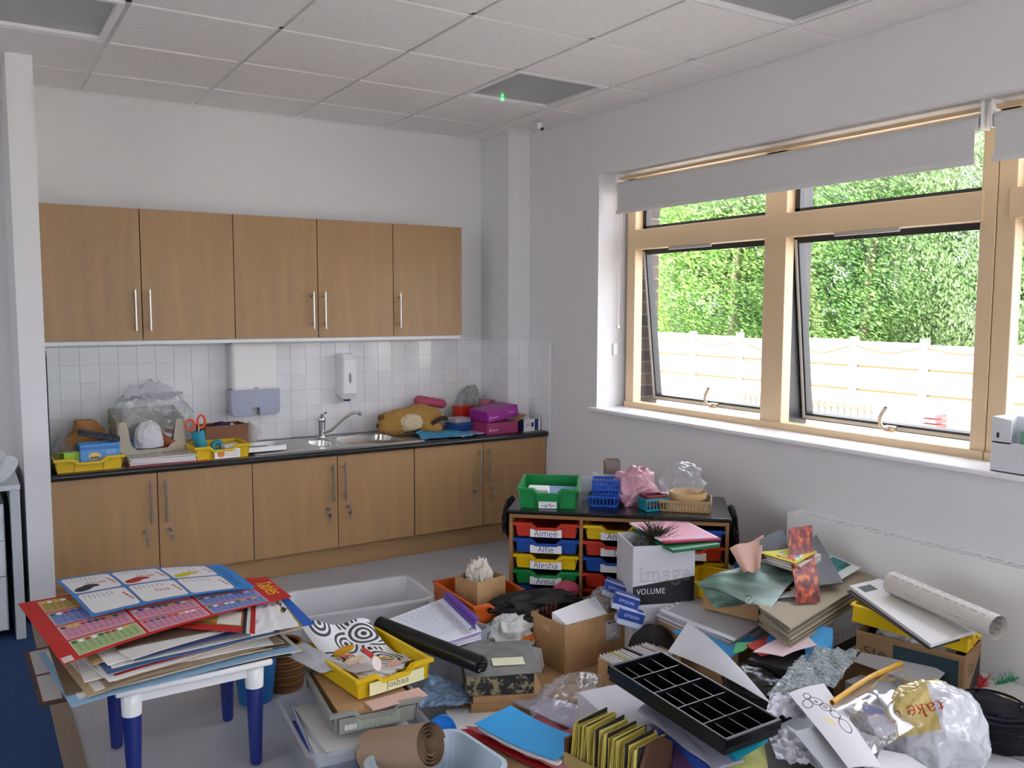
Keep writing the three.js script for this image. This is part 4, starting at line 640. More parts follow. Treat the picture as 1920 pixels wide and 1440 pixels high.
// ---------- tray unit by the window corner ----------
{
  const C = [2.308, 0, 2.213], RY = -0.731, W = 1.0, D = 0.46, HH = 0.6, cs = Math.cos(RY), sn = Math.sin(RY);
  const L = (x, y, z) => [C[0] + x * cs + z * sn, y, C[2] - x * sn + z * cs]; // unit coordinates to the room
  const wood = mat(0x9c6f45, 0.5), t = thing('tray_unit', 'wooden storage unit for coloured name trays with a black cover', 'storage unit', C, RY);
  for (const [i, x] of [-0.492, -0.164, 0.164, 0.492].entries()) obj(i % 3 ? 'divider' : 'side_panel', bb(x - 0.008, x + 0.008, 0.03, HH, -D / 2, D / 2, 0.002), wood, t);
  obj('top_panel', bb(-W / 2, W / 2, HH - 0.018, HH, -D / 2, D / 2 + 0.002, 0.002), wood, t); obj('base_panel', bb(-W / 2, W / 2, 0.012, 0.03, -D / 2, D / 2, 0.002), wood, t); obj('back_panel', bb(-W / 2 + 0.02, W / 2 - 0.02, 0.03, HH - 0.02, -D / 2, -D / 2 + 0.006), mat(0x3a2c20, 0.8), t);
  for (const x of [-0.46, 0.46]) for (const z of [-0.19, 0.19]) obj('foot', lathe([[0, -0.012], [0.02, -0.012], [0.02, 0.012], [0, 0.012]], 16).translate(x, 0.0125, z), blackPlastic, t);
  for (const x of [-0.484, -0.172, -0.156, 0.156, 0.172, 0.484]) for (let r = 0; r < 7; r++) obj('tray_runner', bb(x - 0.005, x + 0.005, 0.088 + r * 0.0755, 0.094 + r * 0.0755, -D / 2 + 0.01, D / 2 - 0.015), wood, t);
  const cv = obj('cover', bb(-W / 2 - 0.012, W / 2 + 0.012, HH + 0.001, HH + 0.02, -D / 2 - 0.0, D / 2 + 0.018, 0.009), mat(0x101112, 0.22), t);
  const fab = mat(0x0b0b0c, 0.7);
  obj('hanging_fabric', lump(0.032, 0.095, 0.14, { seed: 3, amp: 0.15, flat: 0.9 }).translate(-W / 2 - 0.03, HH - 0.155, 0.02), fab, cv);
  obj('hanging_fabric', lump(0.03, 0.13, 0.19, { seed: 7, amp: 0.16, f: 3, flat: 0.95 }).translate(W / 2 + 0.028, HH - 0.235, 0.0), fab, cv);
  const hand = (s) => s === null ? null : canvasTex(192, 48, (g) => { g.fillStyle = '#eef0f3'; g.fillRect(0, 0, 192, 48); if (s) text(g, s, 96, 26, 50, '#4a5578', 'italic sans-serif', 'center'); });
  const rows = [[['red', 'Aimee'], ['blue', 'Alfie'], ['yellow', 'Alesha'], ['green', 'Anna'], ['blue', ''], ['red', null]], [['yellow', 'Anna'], ['red', 'D'], ['blue', ''], ['red', null], ['red', null]], [['blue', ''], ['red', 'E'], ['yellow', ''], ['green', null]]];
  const where = ['column at the cupboard end of the tray unit', 'middle column of the tray unit', 'column at the radiator end of the tray unit'], nth = ['top', 'second', 'third', 'fourth', 'fifth', 'sixth'];
  rows.forEach((col, c) => col.forEach(([k, s], r) => {
    const p = L((c - 1) * 0.328, 0.03 + (6 - r) * 0.0755 + 0.009, 0.012);
    tray(`${k} name tray, ${nth[r]} down in the ${where[c]}`, k, p, RY, { w: 0.306, d: 0.44, h: 0.066, group: 'name trays in the wooden unit', name: 'name_tray', print: hand(s), plate: [0.148, 0.037, 0.001] });
  }));
  const top = HH + 0.0205;
  tray('empty-looking green classroom tray on top of the black-covered unit', 'green', L(-0.335, top, 0.02), RY + 0.06, { w: 0.29, d: 0.36, h: 0.095, print: canvasTex(128, 64, (g) => { g.fillStyle = '#e6e8ec'; g.fillRect(0, 0, 128, 64); g.strokeStyle = '#4a4f8a'; g.lineWidth = 4; g.beginPath(); g.moveTo(20, 44); g.lineTo(54, 34); g.lineTo(48, 52); g.lineTo(84, 20); g.lineTo(82, 46); g.lineTo(116, 34); g.stroke(); }), plate: [0.085, 0.032, 0.002] });
  one('white_block', 'white paper block lying in the green tray', 'paper', place(bx(0.1, 0.045, 0.05, 0.004), [0, 0, 0], 0.3, 0, 0), paperWhite, L(-0.385, top + 0.03, 0.05), RY); page('blue_paper', 'pale blue papers lying in the green tray', mat(0x8fa6cf, 0.7), rect(...L(-0.3, top + 0.03, 0.0), 0.18, 0.2, RY, 0.02), { t: 0.006 }, 'paper');
  // stack of blue mini baskets, clear lids behind
  for (let k = 0; k < 4; k++) basket('mini_basket', k ? 'dark blue mini basket nested in the stack on the black-covered unit' : 'bottom blue mini basket of the stack on the black-covered unit', 0x1a4fae, k ? L(-0.07 + 0.006, top + 0.014 + k * 0.02, 0.06) : L(-0.07, top, 0.07), RY + (k ? 0.08 : 0), k ? 0.125 : 0.145, k ? 0.1 : 0.11, 0.055, { group: k ? 'nested blue mini baskets' : undefined, strips: 8 });
  for (let k = 0; k < 2; k++) { const o = one('plastic_sheet_tray', k ? 'frosted plastic tray standing farther back behind the blue mini baskets' : 'frosted plastic tray leaning right behind the blue mini baskets', 'tray', bb(-0.085, 0.085, 0, 0.12, -0.004, 0.004, 0.003), clearBox, L(-0.1 + k * 0.03, top, -0.04 - k * 0.03), RY); o.rotation.order = 'YXZ'; o.rotation.x = -0.25; o.rotation.z = k ? -0.12 : 0.1; }
  one('glass_vase', 'tall square smoky vase at the back of the black-covered unit', 'vase', merge([bb(-0.035, 0.035, 0, 0.008, -0.035, 0.035), bb(-0.037, -0.033, 0, 0.185, -0.035, 0.035), bb(0.033, 0.037, 0, 0.185, -0.035, 0.035), bb(-0.035, 0.035, 0, 0.185, -0.037, -0.033), bb(-0.035, 0.035, 0, 0.185, 0.033, 0.037)]), mat(0xb3a59c, 0.1, { transmission: 0.55, thickness: 0 }), L(-0.045, top, -0.14), RY + 0.2);
  one('pink_bag', 'pale pink crumpled plastic bag on the black-covered unit', 'bag', lump(0.105, 0.125, 0.085, { seed: 23, amp: 0.3, f: 1.3 }), mat(0xdba8b6, 0.3, { transmission: 0.2, thickness: 0 }), L(0.075, top, -0.0), RY);
  basket('mini_basket', 'turquoise mini basket with a red one nested inside, beside the pink bag', 0x1f8f9c, L(0.16, top, 0.12), RY + 0.5, 0.115, 0.085, 0.06, { strips: 6 }); basket('mini_basket', 'red mini basket nested in the turquoise one', 0x7a2430, L(0.16, top + 0.018, 0.12), RY + 0.5, 0.1, 0.072, 0.055, { strips: 6 });
  basket('wicker_tray', 'flat natural wicker tray basket on the black-covered unit', 0xa88a5e, L(0.31, top, 0.08), RY - 0.05, 0.24, 0.17, 0.055, { strips: 16 });
  const hat = one('straw_visor', 'coiled straw band lying in the wicker tray under a clear bag', 'straw band', lathe([[0.062, 0], [0.085, 0.012], [0.086, 0.04], [0.083, 0.04], [0.08, 0.014], [0.06, 0.003]], 32), mat(0xc9a878, 0.9), L(0.32, top + 0.045, 0.08), RY);
  one('plastic_bag', 'clear plastic bag heaped over the wicker tray', 'bag', lump(0.105, 0.1, 0.08, { seed: 44, amp: 0.25, f: 1.3 }), clearFilm, L(0.3, top + 0.058, 0.0), RY);
}

// ---------- floor heap, table side ----------
{ // clear crate, grey tray and yellow name tray stacked
  const t = thing('clear_crate', 'clear plastic crate of papers under the grey tray', 'crate', [0.725, 0, 2.73], -0.09);
  obj('shell', tubGeo(0.4, 0.185, 0.45, { taper: 0.9 }), mat(0xeef1f5, 0.12, { transmission: 0.85, thickness: 0 }), t);
  for (const [i, c] of [0xe9e8ea, 0xb9324a, 0xe4e4ea, 0x3b4f9c, 0xededf0, 0xd9d7d2].entries()) page('crate_paper', ['white', 'crimson', 'pale lilac', 'blue', 'bright white', 'grey'][i] + ' papers lying flat in the clear crate', mat(c, 0.7), rect(0.72 + 0.008 * Math.sin(i * 4), 0.035 + i * 0.025, 2.73, 0.3, 0.37, -0.09 + 0.08 * Math.sin(i * 3)), { t: 0.02, bend: wrinkle(0.003, 4, i) }, 'paper');
  page('blue_folder', 'narrow blue-edged folder standing inside the clear crate wall', mat(0xbfc4d6, 0.5), [[0.545, 0.1, 2.93], [0.575, 0.03, 2.93], [0.61, 0.03, 2.56], [0.575, 0.175, 2.56]], { t: 0.004 }, 'folder');
  tray('worn grey classroom tray of card under the yellow name tray', 'grey', [0.774, 0.187, 2.68], -0.12, { w: 0.31, d: 0.42, h: 0.07, print: canvasTex(256, 64, (g) => { g.fillStyle = '#8f938a'; g.fillRect(0, 0, 256, 64); g.fillStyle = '#a3ab9f'; g.fillRect(60, 6, 150, 52); g.fillStyle = '#cfd0c6'; g.fillRect(18, 30, 40, 22); g.strokeStyle = '#74796c'; for (let i = 0; i < 14; i++) { g.beginPath(); g.moveTo(10 + i * 18, 4); g.lineTo(14 + i * 18, 60); g.stroke(); } }), plate: [0.25, 0.05, 0.003] });
  page('brown_card', 'brown card sheets filling the grey tray', card, rect(0.775, 0.252, 2.68, 0.25, 0.36, -0.1), { t: 0.03 }, 'card'); page('pink_card', 'pink and white card strip at the grey tray front', mat(0xd7b3a6, 0.7), rect(0.83, 0.2575, 2.86, 0.2, 0.07, 0.02), { t: 0.003 }, 'card');
  tray('yellow classroom tray with a printed first name, holding craft scraps', 'yellow', [0.83, 0.2605, 2.608], 0.12, { w: 0.305, d: 0.41, h: 0.072, plate: [0.215, 0.044, 0.006, 0.005], print: canvasTex(512, 104, (g) => { g.fillStyle = '#efeab8'; g.fillRect(0, 0, 512, 104); text(g, 'Joshua', 260, 56, 66, '#1d1d20', 'serif', 'center'); }) });
  const swirl = printed(512, 512, '#e4e4e6', (g) => { const r = rand(5); for (let k = 0; k < 12; k++) { const x = r() * 512, y = r() * 512; for (let m = 6; m > 0; m--) { g.beginPath(); g.ellipse(x, y, m * 15, m * 22, k, 0, 7); g.fillStyle = m % 2 ? '#44464a' : '#e9e9ea'; g.fill(); } } });
  page('swirl_paper', 'black and white swirl-patterned paper lining the yellow name tray', swirl, [[0.752, 0.3, 2.688], [0.972, 0.302, 2.696], [0.911, 0.345, 2.431], [0.658, 0.37, 2.395]], { t: 0.0015, nu: 24, nv: 24, bend: (u, v) => -0.03 * Math.sin(v * 3.1) + 0.035 * v * v + 0.012 * Math.sin(u * 9) * v }, 'paper');
  const sc = [[0xd9a01f, 645, 1220, 'mustard'], [0xc22a22, 690, 1228, 'red'], [0xe06a22, 648, 1232, 'orange'], [0xf0d2b0, 665, 1240, 'peach'], [0xf3e3d6, 705, 1247, 'cream'], [0xe8b43a, 720, 1236, 'golden'], [0xf0c0b0, 738, 1247, 'rose']];
  const spots = [[0.768, 0.325, 2.55], [0.83, 0.325, 2.622], [0.758, 0.322, 2.591], [0.768, 0.325, 2.65], [0.82, 0.325, 2.715], [0.865, 0.322, 2.681], [0.878, 0.32, 2.743]];
  sc.forEach(([c, , , n], i) => one('foam_scrap', n + ' foam petal in the yellow name tray', 'craft scrap', place(lathe([[0, 0], [0.026, 0.002], [0.031, 0.006], [0.027, 0.006], [0, 0.003]], 16).scale(1.3, 1, 0.6), [0, 0, 0], 0.35, i, 0.3), mat(c, 0.6), spots[i], i * 0.9));
  for (let i = 0; i < 4; i++) page('note_paper', 'small white note papers in the yellow name tray', paperWhite, rect(0.83 + 0.02 * i, 0.283 + i * 0.004, 2.66 - 0.01 * i, 0.13, 0.16, 0.3 * i), { t: 0.003 }, 'paper', 'note papers in the yellow tray');
  page('torn_paper', 'torn translucent paper hanging over the yellow name tray edge', mat(0xcfd0d4, 0.6, { transmission: 0.3, thickness: 0 }), [[0.651, 0.3, 2.625], [0.747, 0.32, 2.677], [0.638, 0.37, 2.503], [0.55, 0.35, 2.486]], { nu: 18, nv: 18, bend: wrinkle(0.01, 4, 4) }, 'paper');
}
{ // big empty crate behind
  const t = thing('storage_crate', 'large empty frosted storage crate on the floor before the cupboards', 'crate', [1.12, 0, 1.83], -0.1);
  obj('shell', tubGeo(0.58, 0.265, 0.34, { taper: 0.9, r: 0.045, lip: 0.016 }), mat(0xf6f8fa, 0.28, { transmission: 0.58, thickness: 0 }), t);
}
{ // lidded tub of worksheets with a purple folder
  const t = thing('file_tub', 'clear plastic tub heaped with worksheets beside the black roll', 'tub', [1.27, 0, 2.32], 0.3); obj('shell', tubGeo(0.27, 0.245, 0.33, { taper: 0.94, r: 0.03 }), clearBox, t);
  for (let i = 0; i < 5; i++) page('worksheet', i === 4 ? 'top printed worksheet with a small green logo on the file tub' : 'worksheet in the pile on the file tub', i === 4 ? printed(256, 360, '#e9ebf3', (g) => { lines(g, 20, 24, 210, 26, 11, '#b3bfdc', 5, 4); g.fillStyle = '#4c8a6a'; g.fillRect(196, 320, 12, 16); g.fillRect(212, 316, 12, 20); }) : mat([0xe4e4ea, 0xcfc8e0, 0xece9ef, 0xb9a8cc][i], 0.7), [[1.182, 0.27, 2.531], [1.357, 0.275, 2.517], [1.426, 0.285, 2.11], [1.092, 0.28, 2.214]].map(([x, y, z]) => [x + 0.004 * Math.sin(i * 5), y - 0.03 + i * 0.007, z + 0.004 * Math.cos(i * 4)]), { t: 0.006, bend: curl(0.003, 1, 1, i) }, 'paper', i === 4 ? undefined : 'worksheets on the file tub');
  page('purple_folder', 'bright purple folded plastic folder along the worksheets', mat(0x5b2f9c, 0.3), [[1.325, 0.285, 2.529], [1.364, 0.315, 2.496], [1.409, 0.32, 2.171], [1.379, 0.295, 2.148]], { t: 0.004, bend: (u, v) => 0.018 * Math.sin(u * 3.1) }, 'folder');
}
{ // box file, black roll, paper stack with blue bag
  const marb = dataTex(256, 256, (u, v) => { const n = fbm(u * 26, v * 26, 3, 3) + 0.4 * N3(u * 90, v * 90, 2); return n > 0.12 ? [150, 142, 104] : n > 0 ? [82, 80, 66] : [36, 37, 38]; }), mm = mat(0xffffff, 0.6, { map: marb });
  const g0 = thing('card_stack', 'stack of flat brown cartons beneath the marbled box file', 'carton', [1.35, 0, 2.7], -0.435); for (let i = 0; i < 6; i++) obj('flat_carton', uvBox(bx(0.32 - 0.012 * i, 0.024, 0.3, 0.001, i * 0.0245)), card, g0);
  const t = thing('box_file', 'black marbled box file with its grey lid ajar under the black roll', 'box file', [1.322, 0.148, 2.69], -0.435);
  obj('case', uvBox(bx(0.25, 0.076, 0.28, 0.002)), mm, t); obj('lid', place(uvBox(bb(-0.128, 0.15, 0, 0.004, -0.15, 0.15, 0.001)), [0, 0.0785, 0], 0.02, 0.0, 0.02), mat(0xffffff, 0.6, { map: dataTex(128, 128, (u, v) => { const k = 128 + 30 * fbm(u * 20, v * 20, 7); return [k, k, k * 0.97]; }) }), t); obj('spine_label', bb(-0.02, 0.1, 0.0845, 0.0855, 0.01, 0.08), mat(0xe9e6c8, 0.7), t);
  const rl = thing('bin_liner_roll', 'glossy black plastic roll lying across the file tub and box file', 'roll', [0, 0, 0]);
  const A = [0.984, 0.325, 2.374], B = [1.193, 0.268, 2.789];
  obj('roll', [bar(A, B, 0.033, 36), bar([A[0] + (B[0] - A[0]) * -0.012, A[1], A[2] + (B[2] - A[2]) * -0.012], A, 0.029, 28, 0.033)], mat(0x111113, 0.3), rl);
  obj('loose_end', place(lump(0.026, 0.026, 0.012, { seed: 2, flat: 1, amp: 0.4 }), [B[0] + 0.003, B[1] - 0.027, B[2] + 0.004], 0, 0.28, 0), mat(0x0c0c0e, 0.15), rl);
  for (let i = 0; i < 9; i++) page('stacked_paper', i === 8 ? 'topmost white paper of the stack under the blue bag' : 'white paper in the stack under the blue bag', mat([0xe9e9ec, 0xdedee2, 0xeeeef0][i % 3], 0.75), rect(1.17 + 0.004 * Math.sin(i * 7), 0.012 + i * 0.0095, 2.84 + 0.004 * Math.cos(i * 5), 0.22, 0.2, -0.3 + 0.03 * Math.sin(i * 3)), { t: 0.009 }, 'paper', i === 8 ? undefined : 'white papers under the blue bag');
  page('blue_bag', 'slate blue crumpled plastic bag on the white paper stack', mat(0x7f9abc, 0.3), [[0.993, 0.115, 2.692], [1.245, 0.11, 2.797], [1.255, 0.12, 2.703], [1.106, 0.15, 2.534]], { t: 0.004, nu: 30, nv: 30, bend: wrinkle(0.02, 7, 3, () => 0.008) }, 'bag');
}
{ // white tub with brown paper rolls at the front
  const t = thing('washing_bowl', 'pale blue plastic tub holding brown paper rolls', 'tub', [0.82, 0, 3.16], 0.1); obj('shell', tubGeo(0.34, 0.175, 0.3, { r: 0.06, taper: 0.85 }), mat(0xc3d3e2, 0.3), t);
  const o = one('brown_paper_roll', 'loose spiral roll of brown sugar paper in the pale blue tub', 'paper roll', rollGeo(0.26, 0.07, 4.2, 0.011), mat(0xa98d74, 0.8), [0, 0, 0]);
  o.quaternion.setFromUnitVectors(new THREE.Vector3(0, 0, 1), new THREE.Vector3(0.4, 0.35, 0.85).normalize()); o.position.set(0.705, 0.14, 2.935);
  one('blue_plate', 'bright blue plastic plate standing in the pale blue tub', 'plate', place(lathe([[0, 0], [0.07, 0], [0.075, 0.012], [0.07, 0.012], [0.066, 0.004], [0, 0.004]], 28), [0, 0, 0], 1.35, 0.3, 0), mat(0x1d74cf, 0.35), [0.93, 0.14, 2.97]);
}
{ // red folder, pink bag and bright blue book at the front
  one('flat_box', 'flat cardboard box beneath the bright blue folder', 'box', uvBox(bx(0.36, 0.1, 0.5)), card, [1.16, 0, 3.2], -0.25);
  page('red_wallet', 'red plastic wallet under the pink film and blue folder', mat(0xb3202a, 0.35), [[1.126, 0.12, 3.269], [1.387, 0.115, 3.422], [1.327, 0.12, 2.972], [1.037, 0.12, 2.92]], { t: 0.006, bend: wrinkle(0.004, 3, 1) }, 'wallet');
  page('pink_film', 'pink translucent plastic film spread under the bright blue folder', mat(0xd47c88, 0.25, { transmission: 0.25, thickness: 0 }), [[1.152, 0.135, 3.318], [1.421, 0.14, 3.483], [1.356, 0.14, 3.184], [1.049, 0.135, 2.936]], { t: 0.002, nu: 30, nv: 30, bend: wrinkle(0.012, 5, 6) }, 'plastic film');
  page('bright_blue_folder', 'bright sky blue paper folder lying over the pink film', mat(0x2f9fe0, 0.6), [[1.15, 0.165, 3.322], [1.308, 0.17, 3.291], [1.193, 0.2, 3], [1.037, 0.185, 3.021]], { t: 0.003, nu: 20, nv: 20, bend: (u, v) => -0.012 * Math.sin(v * 3.1) }, 'folder');
  page('folder_pages', 'white pages inside the bright sky blue folder', paperWhite, [[1.165, 0.148, 3.317], [1.327, 0.155, 3.285], [1.204, 0.185, 3.007], [1.052, 0.17, 3.021]], { t: 0.012, bend: (u, v) => -0.012 * Math.sin(v * 3.1) }, 'paper');
  one('plastic_bag', 'clear crackled plastic bag between the blue folder and the big brown box', 'bag', lump(0.17, 0.085, 0.11, { seed: 15, amp: 0.35, f: 1.6, det: 26 }), clearFilm, [1.46, 0.1, 3.0], 0.3);
  page('lilac_wallet', 'pale lilac plastic wallet lying behind the bright blue folder', mat(0xb5afc0, 0.35), [[1.357, 0.13, 3.153], [1.5, 0.13, 3.056], [1.366, 0.125, 2.753], [1.296, 0.125, 2.826]], { t: 0.006, bend: wrinkle(0.004, 4, 2) }, 'wallet');
  one('flat_carton', 'plain brown flat carton under the clear crackled bag and the big box', 'carton', uvBox(bx(0.52, 0.066, 0.62)), card, [1.72, 0, 2.78], 0.09);
}
{ // card index box
  const t = thing('card_index_box', 'dark wooden card index box packed with yellow cards', 'card box', [1.265, 0.105, 3.47], -0.85); const wd = mat(0x5b3a26, 0.55);
  t.position.set(1.29, 0.102, 3.45); t.rotation.y = 0.18;
  obj('base', bb(-0.075, 0.075, 0, 0.01, -0.15, 0.15), wd, t); obj('end_panel', extr([[-0.075, 0], [0.075, 0], [0.075, 0.16], [0.035, 0.185], [-0.035, 0.185], [-0.075, 0.1]], 0.012, 0.001).translate(0, 0.01, 0.14), wd, t); obj('end_panel', bb(-0.075, 0.075, 0.01, 0.12, -0.15, -0.14), wd, t); obj('side_rail', bb(-0.079, -0.072, 0, 0.075, -0.15, 0.15, 0.001), mat(0xa9945c, 0.5), t); obj('side_rail', bb(0.072, 0.079, 0, 0.075, -0.15, 0.15, 0.001), wd, t);
  const ym = [mat(0xd9c964, 0.7), mat(0xcdbb55, 0.7), mat(0xe0d277, 0.7)], km = mat(0x2a2624, 0.7), cg = bb(-0.066, 0.066, 0, 0.165, -0.0012, 0.0012), kg = bb(-0.066, 0.066, 0, 0.172, -0.0012, 0.0012);
  for (let i = 0; i < 34; i++) { const dark = i % 5 === 3, o = obj(dark ? 'divider_card' : 'index_card', dark ? kg : cg, dark ? km : ym[i % 3], t); o.position.set((i % 4 - 1.5) * 0.003, 0.0105 + 0.012 * Math.abs(Math.sin(i * 2.3)), -0.13 + i * 0.0078); o.rotation.x = 0.1 - 0.02 * (i % 5); o.rotation.z = 0.03 * Math.sin(i * 3); }
}
{ // black seed tray on a teal folder
  for (const [n, l, c, p, s] of [['storage_box', 'white cardboard storage box hidden under the teal folder', 0xcfcdd2, [1.52, 0, 3.28], [0.3, 0.24, 0.3]], ['blue_box_file', 'blue box file standing under the clear wallet near the card index box', 0x1f4aa8, [1.47, 0, 3.62], [0.1, 0.25, 0.3]], ['brown_carton', 'brown carton hidden under the outer end of the seed tray', 0x4a3a30, [1.68, 0, 3.72], [0.24, 0.22, 0.26]]]) one(n, l, 'box', uvBox(bx(...s, 0.003)), mat(c, 0.6), p, -0.15);
  page('clear_wallet', 'clear plastic wallet with violet papers under the teal folder', mat(0xa9a6b8, 0.25), [[1.391, 0.27, 3.758], [1.487, 0.275, 3.777], [1.542, 0.29, 3.343], [1.428, 0.28, 3.383]], { t: 0.008, bend: wrinkle(0.006, 4, 2) }, 'wallet');
  page('purple_card', 'purple card leaning by the blue box file', mat(0x4a2f58, 0.6), [[1.378, 0.2, 3.6], [1.432, 0.22, 3.676], [1.466, 0.25, 3.619], [1.436, 0.25, 3.554]], { t: 0.003 }, 'card');
  page('teal_folder', 'glossy teal plastic folder directly under the black seed tray', mat(0x0f7f90, 0.2), [[1.419, 0.315, 3.806], [1.579, 0.315, 3.782], [1.708, 0.325, 3.344], [1.451, 0.32, 3.363]], { t: 0.012 }, 'folder');
  page('yellow_print', 'yellow-green printed sheet under the teal folder', printed(128, 128, '#bfc06a', (g) => { g.fillStyle = '#8f9070'; g.fillRect(50, 40, 30, 20); lines(g, 10, 80, 100, 4, 10, '#95966a', 2); }), [[1.405, 0.25, 3.724], [1.547, 0.25, 3.813], [1.638, 0.27, 3.715], [1.521, 0.27, 3.698]], {}, 'paper');
  const t = thing('seed_tray', 'black plastic seed tray divided into cells lying on the teal folder', 'seed tray', [0, 0, 0]);
  const c4 = [[1.389, 0.4, 3.28], [1.397, 0.365, 3.821], [1.625, 0.365, 3.764], [1.612, 0.4, 3.284]].map(V), m = new THREE.Vector3(); c4.forEach((v) => m.addScaledVector(v, 0.25));
  const ex = c4[1].clone().sub(c4[0]).add(c4[2]).sub(c4[3]).multiplyScalar(0.5), Lx = ex.length(), ez0 = c4[1].clone().sub(c4[2]).add(c4[0]).sub(c4[3]).multiplyScalar(0.5); ex.normalize(); const ey = ez0.clone().cross(ex).normalize(); if (ey.y < 0) ey.negate(); const ez = ex.clone().cross(ey).normalize(); const Lz = 0.235;
  t.position.copy(m); t.quaternion.setFromRotationMatrix(new THREE.Matrix4().makeBasis(ex, ey, ez)); const a = Lx / 2, b = Lz / 2, dp = 0.05, k = mat(0x0b0b0c, 0.32);
  obj('rim', [bb(-a, a, -0.03, 0, -b, -b + 0.012, 0.004), bb(-a, a, -0.03, 0, b - 0.012, b, 0.004), bb(-a, -a + 0.012, -0.03, 0, -b, b, 0.004), bb(a - 0.012, a, -0.03, 0, -b, b, 0.004)], k, t);
  obj('floor', bb(-a + 0.006, a - 0.006, -dp, -dp + 0.003, -b + 0.006, b - 0.006), mat(0x0b0b0c, 0.85), t); obj('wall', [bb(-a + 0.006, a - 0.006, -dp, -0.02, -b + 0.006, -b + 0.009), bb(-a + 0.006, a - 0.006, -dp, -0.02, b - 0.009, b - 0.006), bb(-a + 0.006, -a + 0.009, -dp, -0.02, -b + 0.006, b - 0.006), bb(a - 0.009, a - 0.006, -dp, -0.02, -b + 0.006, b - 0.006)], mat(0x0b0b0c, 0.6), t);
  for (let i = 1; i < 5; i++) obj('long_divider', bb(-a + i * Lx / 5 - 0.002, -a + i * Lx / 5 + 0.002, -dp, -0.006, -b + 0.01, b - 0.01), k, t);
  for (let j = 1; j < 4; j++) obj('cross_divider', bb(-a + 0.01, a - 0.01, -dp, -0.012, -b + j * Lz / 4 - 0.0015, -b + j * Lz / 4 + 0.0015), k, t);
  page('curled_paper', 'grey-white sheet of card curling up behind the seed tray', mat(0xcfcfd4, 0.75), [[1.721, 0.345, 3.203], [1.75, 0.32, 3.649], [1.786, 0.36, 3.498], [1.864, 0.41, 3.153]], { t: 0.0015, nu: 16, nv: 16, bend: (u, v) => 0.02 * Math.sin(u * 3) }, 'card');
}

// ---------- floor heap, towards the tray unit ----------
{ // extra-deep orange tray with a small carton in it
  tray('extra-deep orange classroom tray on the floor beside the tray unit', 'orange', [1.6, 0, 2.12], -0.04, { h: 0.295 });
  one('grey_box', 'grey box filling the orange tray under the small carton', 'box', bx(0.24, 0.2, 0.34, 0.004), mat(0x5a5552, 0.8), [1.6, 0.006, 2.1], -0.04);
  const t = thing('small_carton', 'small open brown carton with crumpled paper, standing in the orange tray', 'carton', [1.585, 0.207, 2.12], 0.2); obj('body', cartonGeo(0.17, 0.15, 0.15, 0.003), card, t);
  one('crumpled_paper', 'crumpled cream tissue sticking out of the small brown carton', 'paper', lump(0.05, 0.09, 0.05, { seed: 52, amp: 0.6, f: 2 }), mat(0xe3ddd0, 0.8), [1.585, 0.29, 2.11]);
  one('black_cloth', 'black cloth bundle draped over the orange tray edge before the unit', 'cloth', lump(0.2, 0.055, 0.08, { seed: 61, amp: 0.2, f: 1.5 }), mat(0x0c0c0d, 0.6), [1.72, 0.252, 2.36], -0.3);
  one('cloth_box', 'dark low box under the black cloth bundle', 'box', bx(0.3, 0.25, 0.12, 0.004), mat(0x2b2a2c, 0.8), [1.78, 0, 2.42], -0.3);
  one('pink_ball', 'pink wool ball on the black cloth before the unit', 'wool', lump(0.075, 0.05, 0.045, { seed: 2, amp: 0.1, sharp: 0, f: 3 }), mat(0xb54a62, 0.95), [1.915, 0.262, 2.317]);
}
{ // big brown box
  const t = thing('brown_box', 'open brown cardboard box with a printed address label and white pad inside', 'box', [1.848, 0.0675, 2.524], 0.085); obj('body', cartonGeo(0.371, 0.203, 0.223, 0.005), card, t);
  obj('address_label', bb(0.04, 0.125, 0.085, 0.175, 0.1117, 0.1124), printed(192, 192, '#dfe0e2', (g) => { g.strokeStyle = '#3a3a3e'; g.lineWidth = 5; g.strokeRect(5, 5, 150, 182); lines(g, 24, 26, 112, 1, 8, '#222', 5, 16); lines(g, 14, 54, 130, 4, 20, '#555', 4, 6); text(g, '50', 34, 140, 32, '#222', 'bold sans-serif', 'center'); for (let i = 0; i < 16; i++) { g.fillStyle = '#333'; g.fillRect(14 + i * 8, 158, i % 3 + 2, 24); } for (let i = 0; i < 20; i++) { g.fillStyle = '#666'; g.fillRect(164, 10 + i * 9, 22, i % 3 + 3); } }), t);
  obj('tape_patch', bb(-0.1862, -0.1856, 0.15, 0.175, -0.03, 0.02), mat(0xc9a37a, 0.5), t);
  for (let i = 0; i < 4; i++) page('drawing_pad', i === 3 ? 'white drawing pad slanting out of the open brown box' : 'white sheet beneath the drawing pad in the brown box', paperWhite, [[1.7, 0.262, 2.622], [1.913, 0.268, 2.627], [1.922, 0.315, 2.523], [1.676, 0.3, 2.554]].map((p) => [p[0], p[1] - 0.024 + i * 0.008, p[2]]), { t: 0.007, bend: curl(0.004, 1, 1) }, 'paper', i === 3 ? undefined : 'sheets in the brown box');
  const s = thing('stick_bundle', 'bundle of thin red-brown sticks in the corner of the brown box', 'sticks', [1.705, 0.075, 2.46]); for (let i = 0; i < 8; i++) obj('stick', bar([i * 0.006, 0, (i % 3) * 0.008], [i * 0.008 - 0.01, 0.22 + 0.02 * Math.sin(i * 2), (i % 3) * 0.012], 0.0022, 6), mat(0x6f2f22, 0.7), s);
  one('plastic_bag', 'small clear bag beside the white pad in the brown box', 'bag', lump(0.05, 0.04, 0.04, { seed: 71 }), clearFilm, [1.96, 0.23, 2.5]);
}
